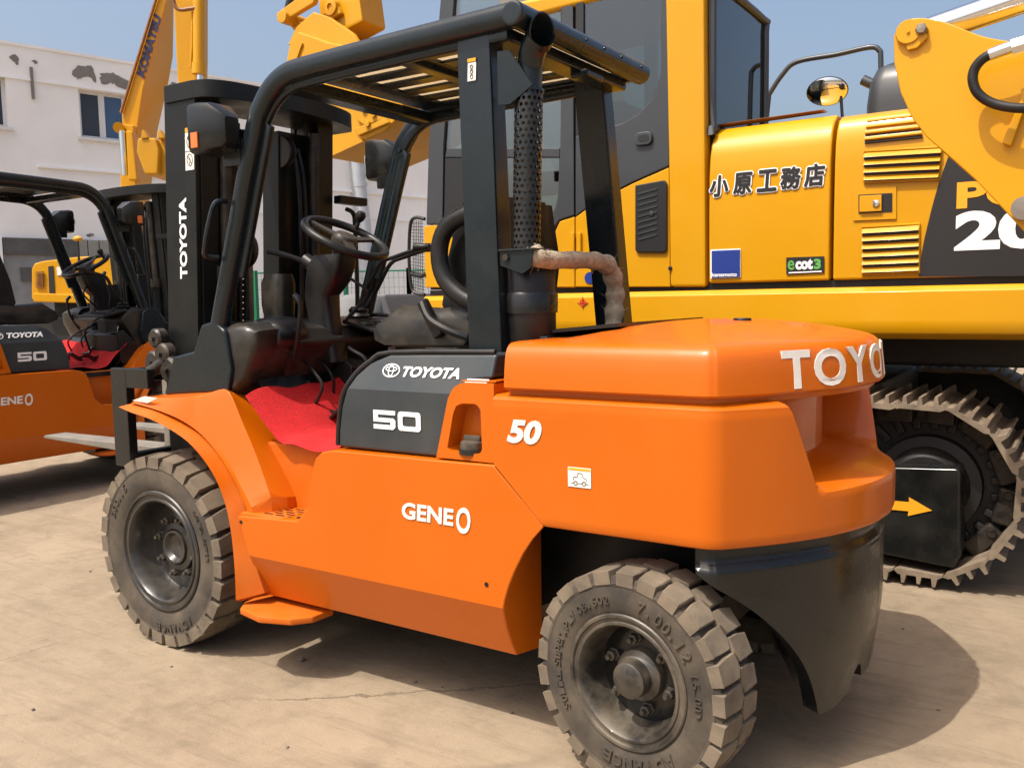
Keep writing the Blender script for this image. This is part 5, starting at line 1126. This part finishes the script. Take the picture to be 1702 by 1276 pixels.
fpl('arm', [(286, -40), (287, 0), (292, 94), (296, 160), (300, 300), (322, 300), (326, 160), (328, 94), (328, -40)], YELLOW, -.5, .45, .03)
mk('arm_ram', cyl(fp_(331, -40, -.7), fp_(331, 112, -.7), .080, 16), YELLOW, G2); mk('ram_gland', cyl(fp_(331, 106, -.7), fp_(331, 124, -.7), .095, 16), YELLOW, G2); mk('ram_rod', cyl(fp_(332, 120, -.7), fp_(334, 300, -.7), .04, 12), CHROME, G2)
mk('arm_hose', tube(crv([fp_(288, 0, -.75), fp_(292, 12, -.75), fp_(300, 17, -.75), fp_(318, 15, -.75), fp_(325, 14, -.75)], 4), .025, 8), BROWN, G2)
mk('oil_line', tube([fp_(320, 20, -.72), fp_(319, 80, -.72), fp_(317, 112, -.72), fp_(324, 114, -.72)], .018, 8), YELLOW, G2)
mk('boom_pin', cyl(fp_(197, 212, -.2), fp_(197, 212, .9), .075, 14), YELLOW, G2); mk('pin_bar', slab([fp_(190, 205, -.1), fp_(222, 208, -.1), fp_(222, 220, -.1), fp_(190, 220, -.1)], DH*.2), YELLOW, G2, bev=.02)
mk('boom_ram_rod', cyl(fp_(203, 218, -.15), fp_(208, 292, -.15), .05, 12), CHROME, G2); fpl('boom_ram', [(208, 216), (220, 218), (228, 300), (212, 300)], YELLOW, -.2, .2, .03)
BK2 = part('bucket', G2)
mk('bucket_shell', slab([fp_(a, b, -.9) for a, b in ((228, 229), (258, 229), (264, 248), (262, 290), (240, 290), (226, 252))], DH*.9), YELLOW2, BK2, bev=.03)
mk('bucket_shell', slab([fp_(a, b, -.8) for a, b in ((264, 228), (300, 228), (300, 290), (262, 290))], DH*.8), YELLOW2, BK2, bev=.03)
for a in (238, 265, 292): mk('bucket_tooth', slab([fp_(a-4, 231, -.92), fp_(a-3, 218, -.92), fp_(a, 215, -.92), fp_(a+8, 229, -.92)], DH*.12), YELLOW2, BK2, bev=.01)
mc = fp_(129, 397, -2.2); E = part('mirror', G2)
mk('mirror_face', loft([[mc+RH*(math.cos(t*.393)*.06*k)+WZ*(math.sin(t*.393)*.035*k)-DH*h_ for t in range(16)] for k, h_ in ((1, 0), (.7, .02), (.1, .03))]), YELLOW2, E); mk('mirror_post', tube([mc, V((mc.x, mc.y, mc.z-.55))], .014, 6), CABD, E)  # the reflected yellow is put into the face's colour, not mirrored
# dark slatted screen behind it
for k in range(5):
    a, b = vpl(128+k*19, 420, 17), vpl(146+k*19, 420, 17); zt3 = vpl(130, 400, 17).z; 
    o = mk('screen_panel', slab([V((a.x, a.y, 0)), V((b.x, b.y, 0)), V((b.x, b.y, zt3)), V((a.x, a.y, zt3))], DH*.08), DKBAND, None, bev=.01)
    tag(o, 'dark upright screen panel behind the distant excavator', 'panel', 'dark screen panels')
# ------------------------------------------------------------------ grit lying on the concrete
random.seed(11)
GR = [((502, 1098), .016), ((690, 1134), .009), ((285, 1108), .007), ((55, 1180), .008), ((1230, 1214), .010), ((1290, 1170), .008), ((850, 1185), .009), ((1560, 1180), .007), ((1500, 1045), .008), ((150, 950), .008), ((735, 1142), .006), ((478, 1242), .007)]
LB = ['bolt-sized pebble in the shadow beside the step', 'pebble at the shadow edge under the side panel', 'tiny pebble left of the shadow in front of the step', 'pebble near the lower left corner', 'pebble in the shade right of the rear tyre', 'pebble under the black skirt', 'pebble beside the rear tyre in the panel shadow', 'pebble in the sun at the far right', 'pebble near the excavator track shadow', 'pebble left of the front wheel', 'smaller pebble at the shadow edge under the side panel', 'pebble at the bottom edge left of centre']
for (p, r_), lb_ in zip(GR, LB):
    q = at(p[0], p[1], 2, 0); bm = B(); bmesh.ops.create_icosphere(bm, subdivisions=1, radius=r_)
    for v in bm.verts: v.co *= random.uniform(.75, 1.2); v.co.z = v.co.z*.6
    mn = min(v.co.z for v in bm.verts)
    for v in bm.verts: v.co.z -= mn+.001; v.co.x += q.x; v.co.y += q.y
    tag(mk('pebble', bm, GRIT, None, smooth=10), lb_, 'pebble', 'grit on the concrete')
for o in bpy.data.objects:
    if '_b' in o: del o['_b']
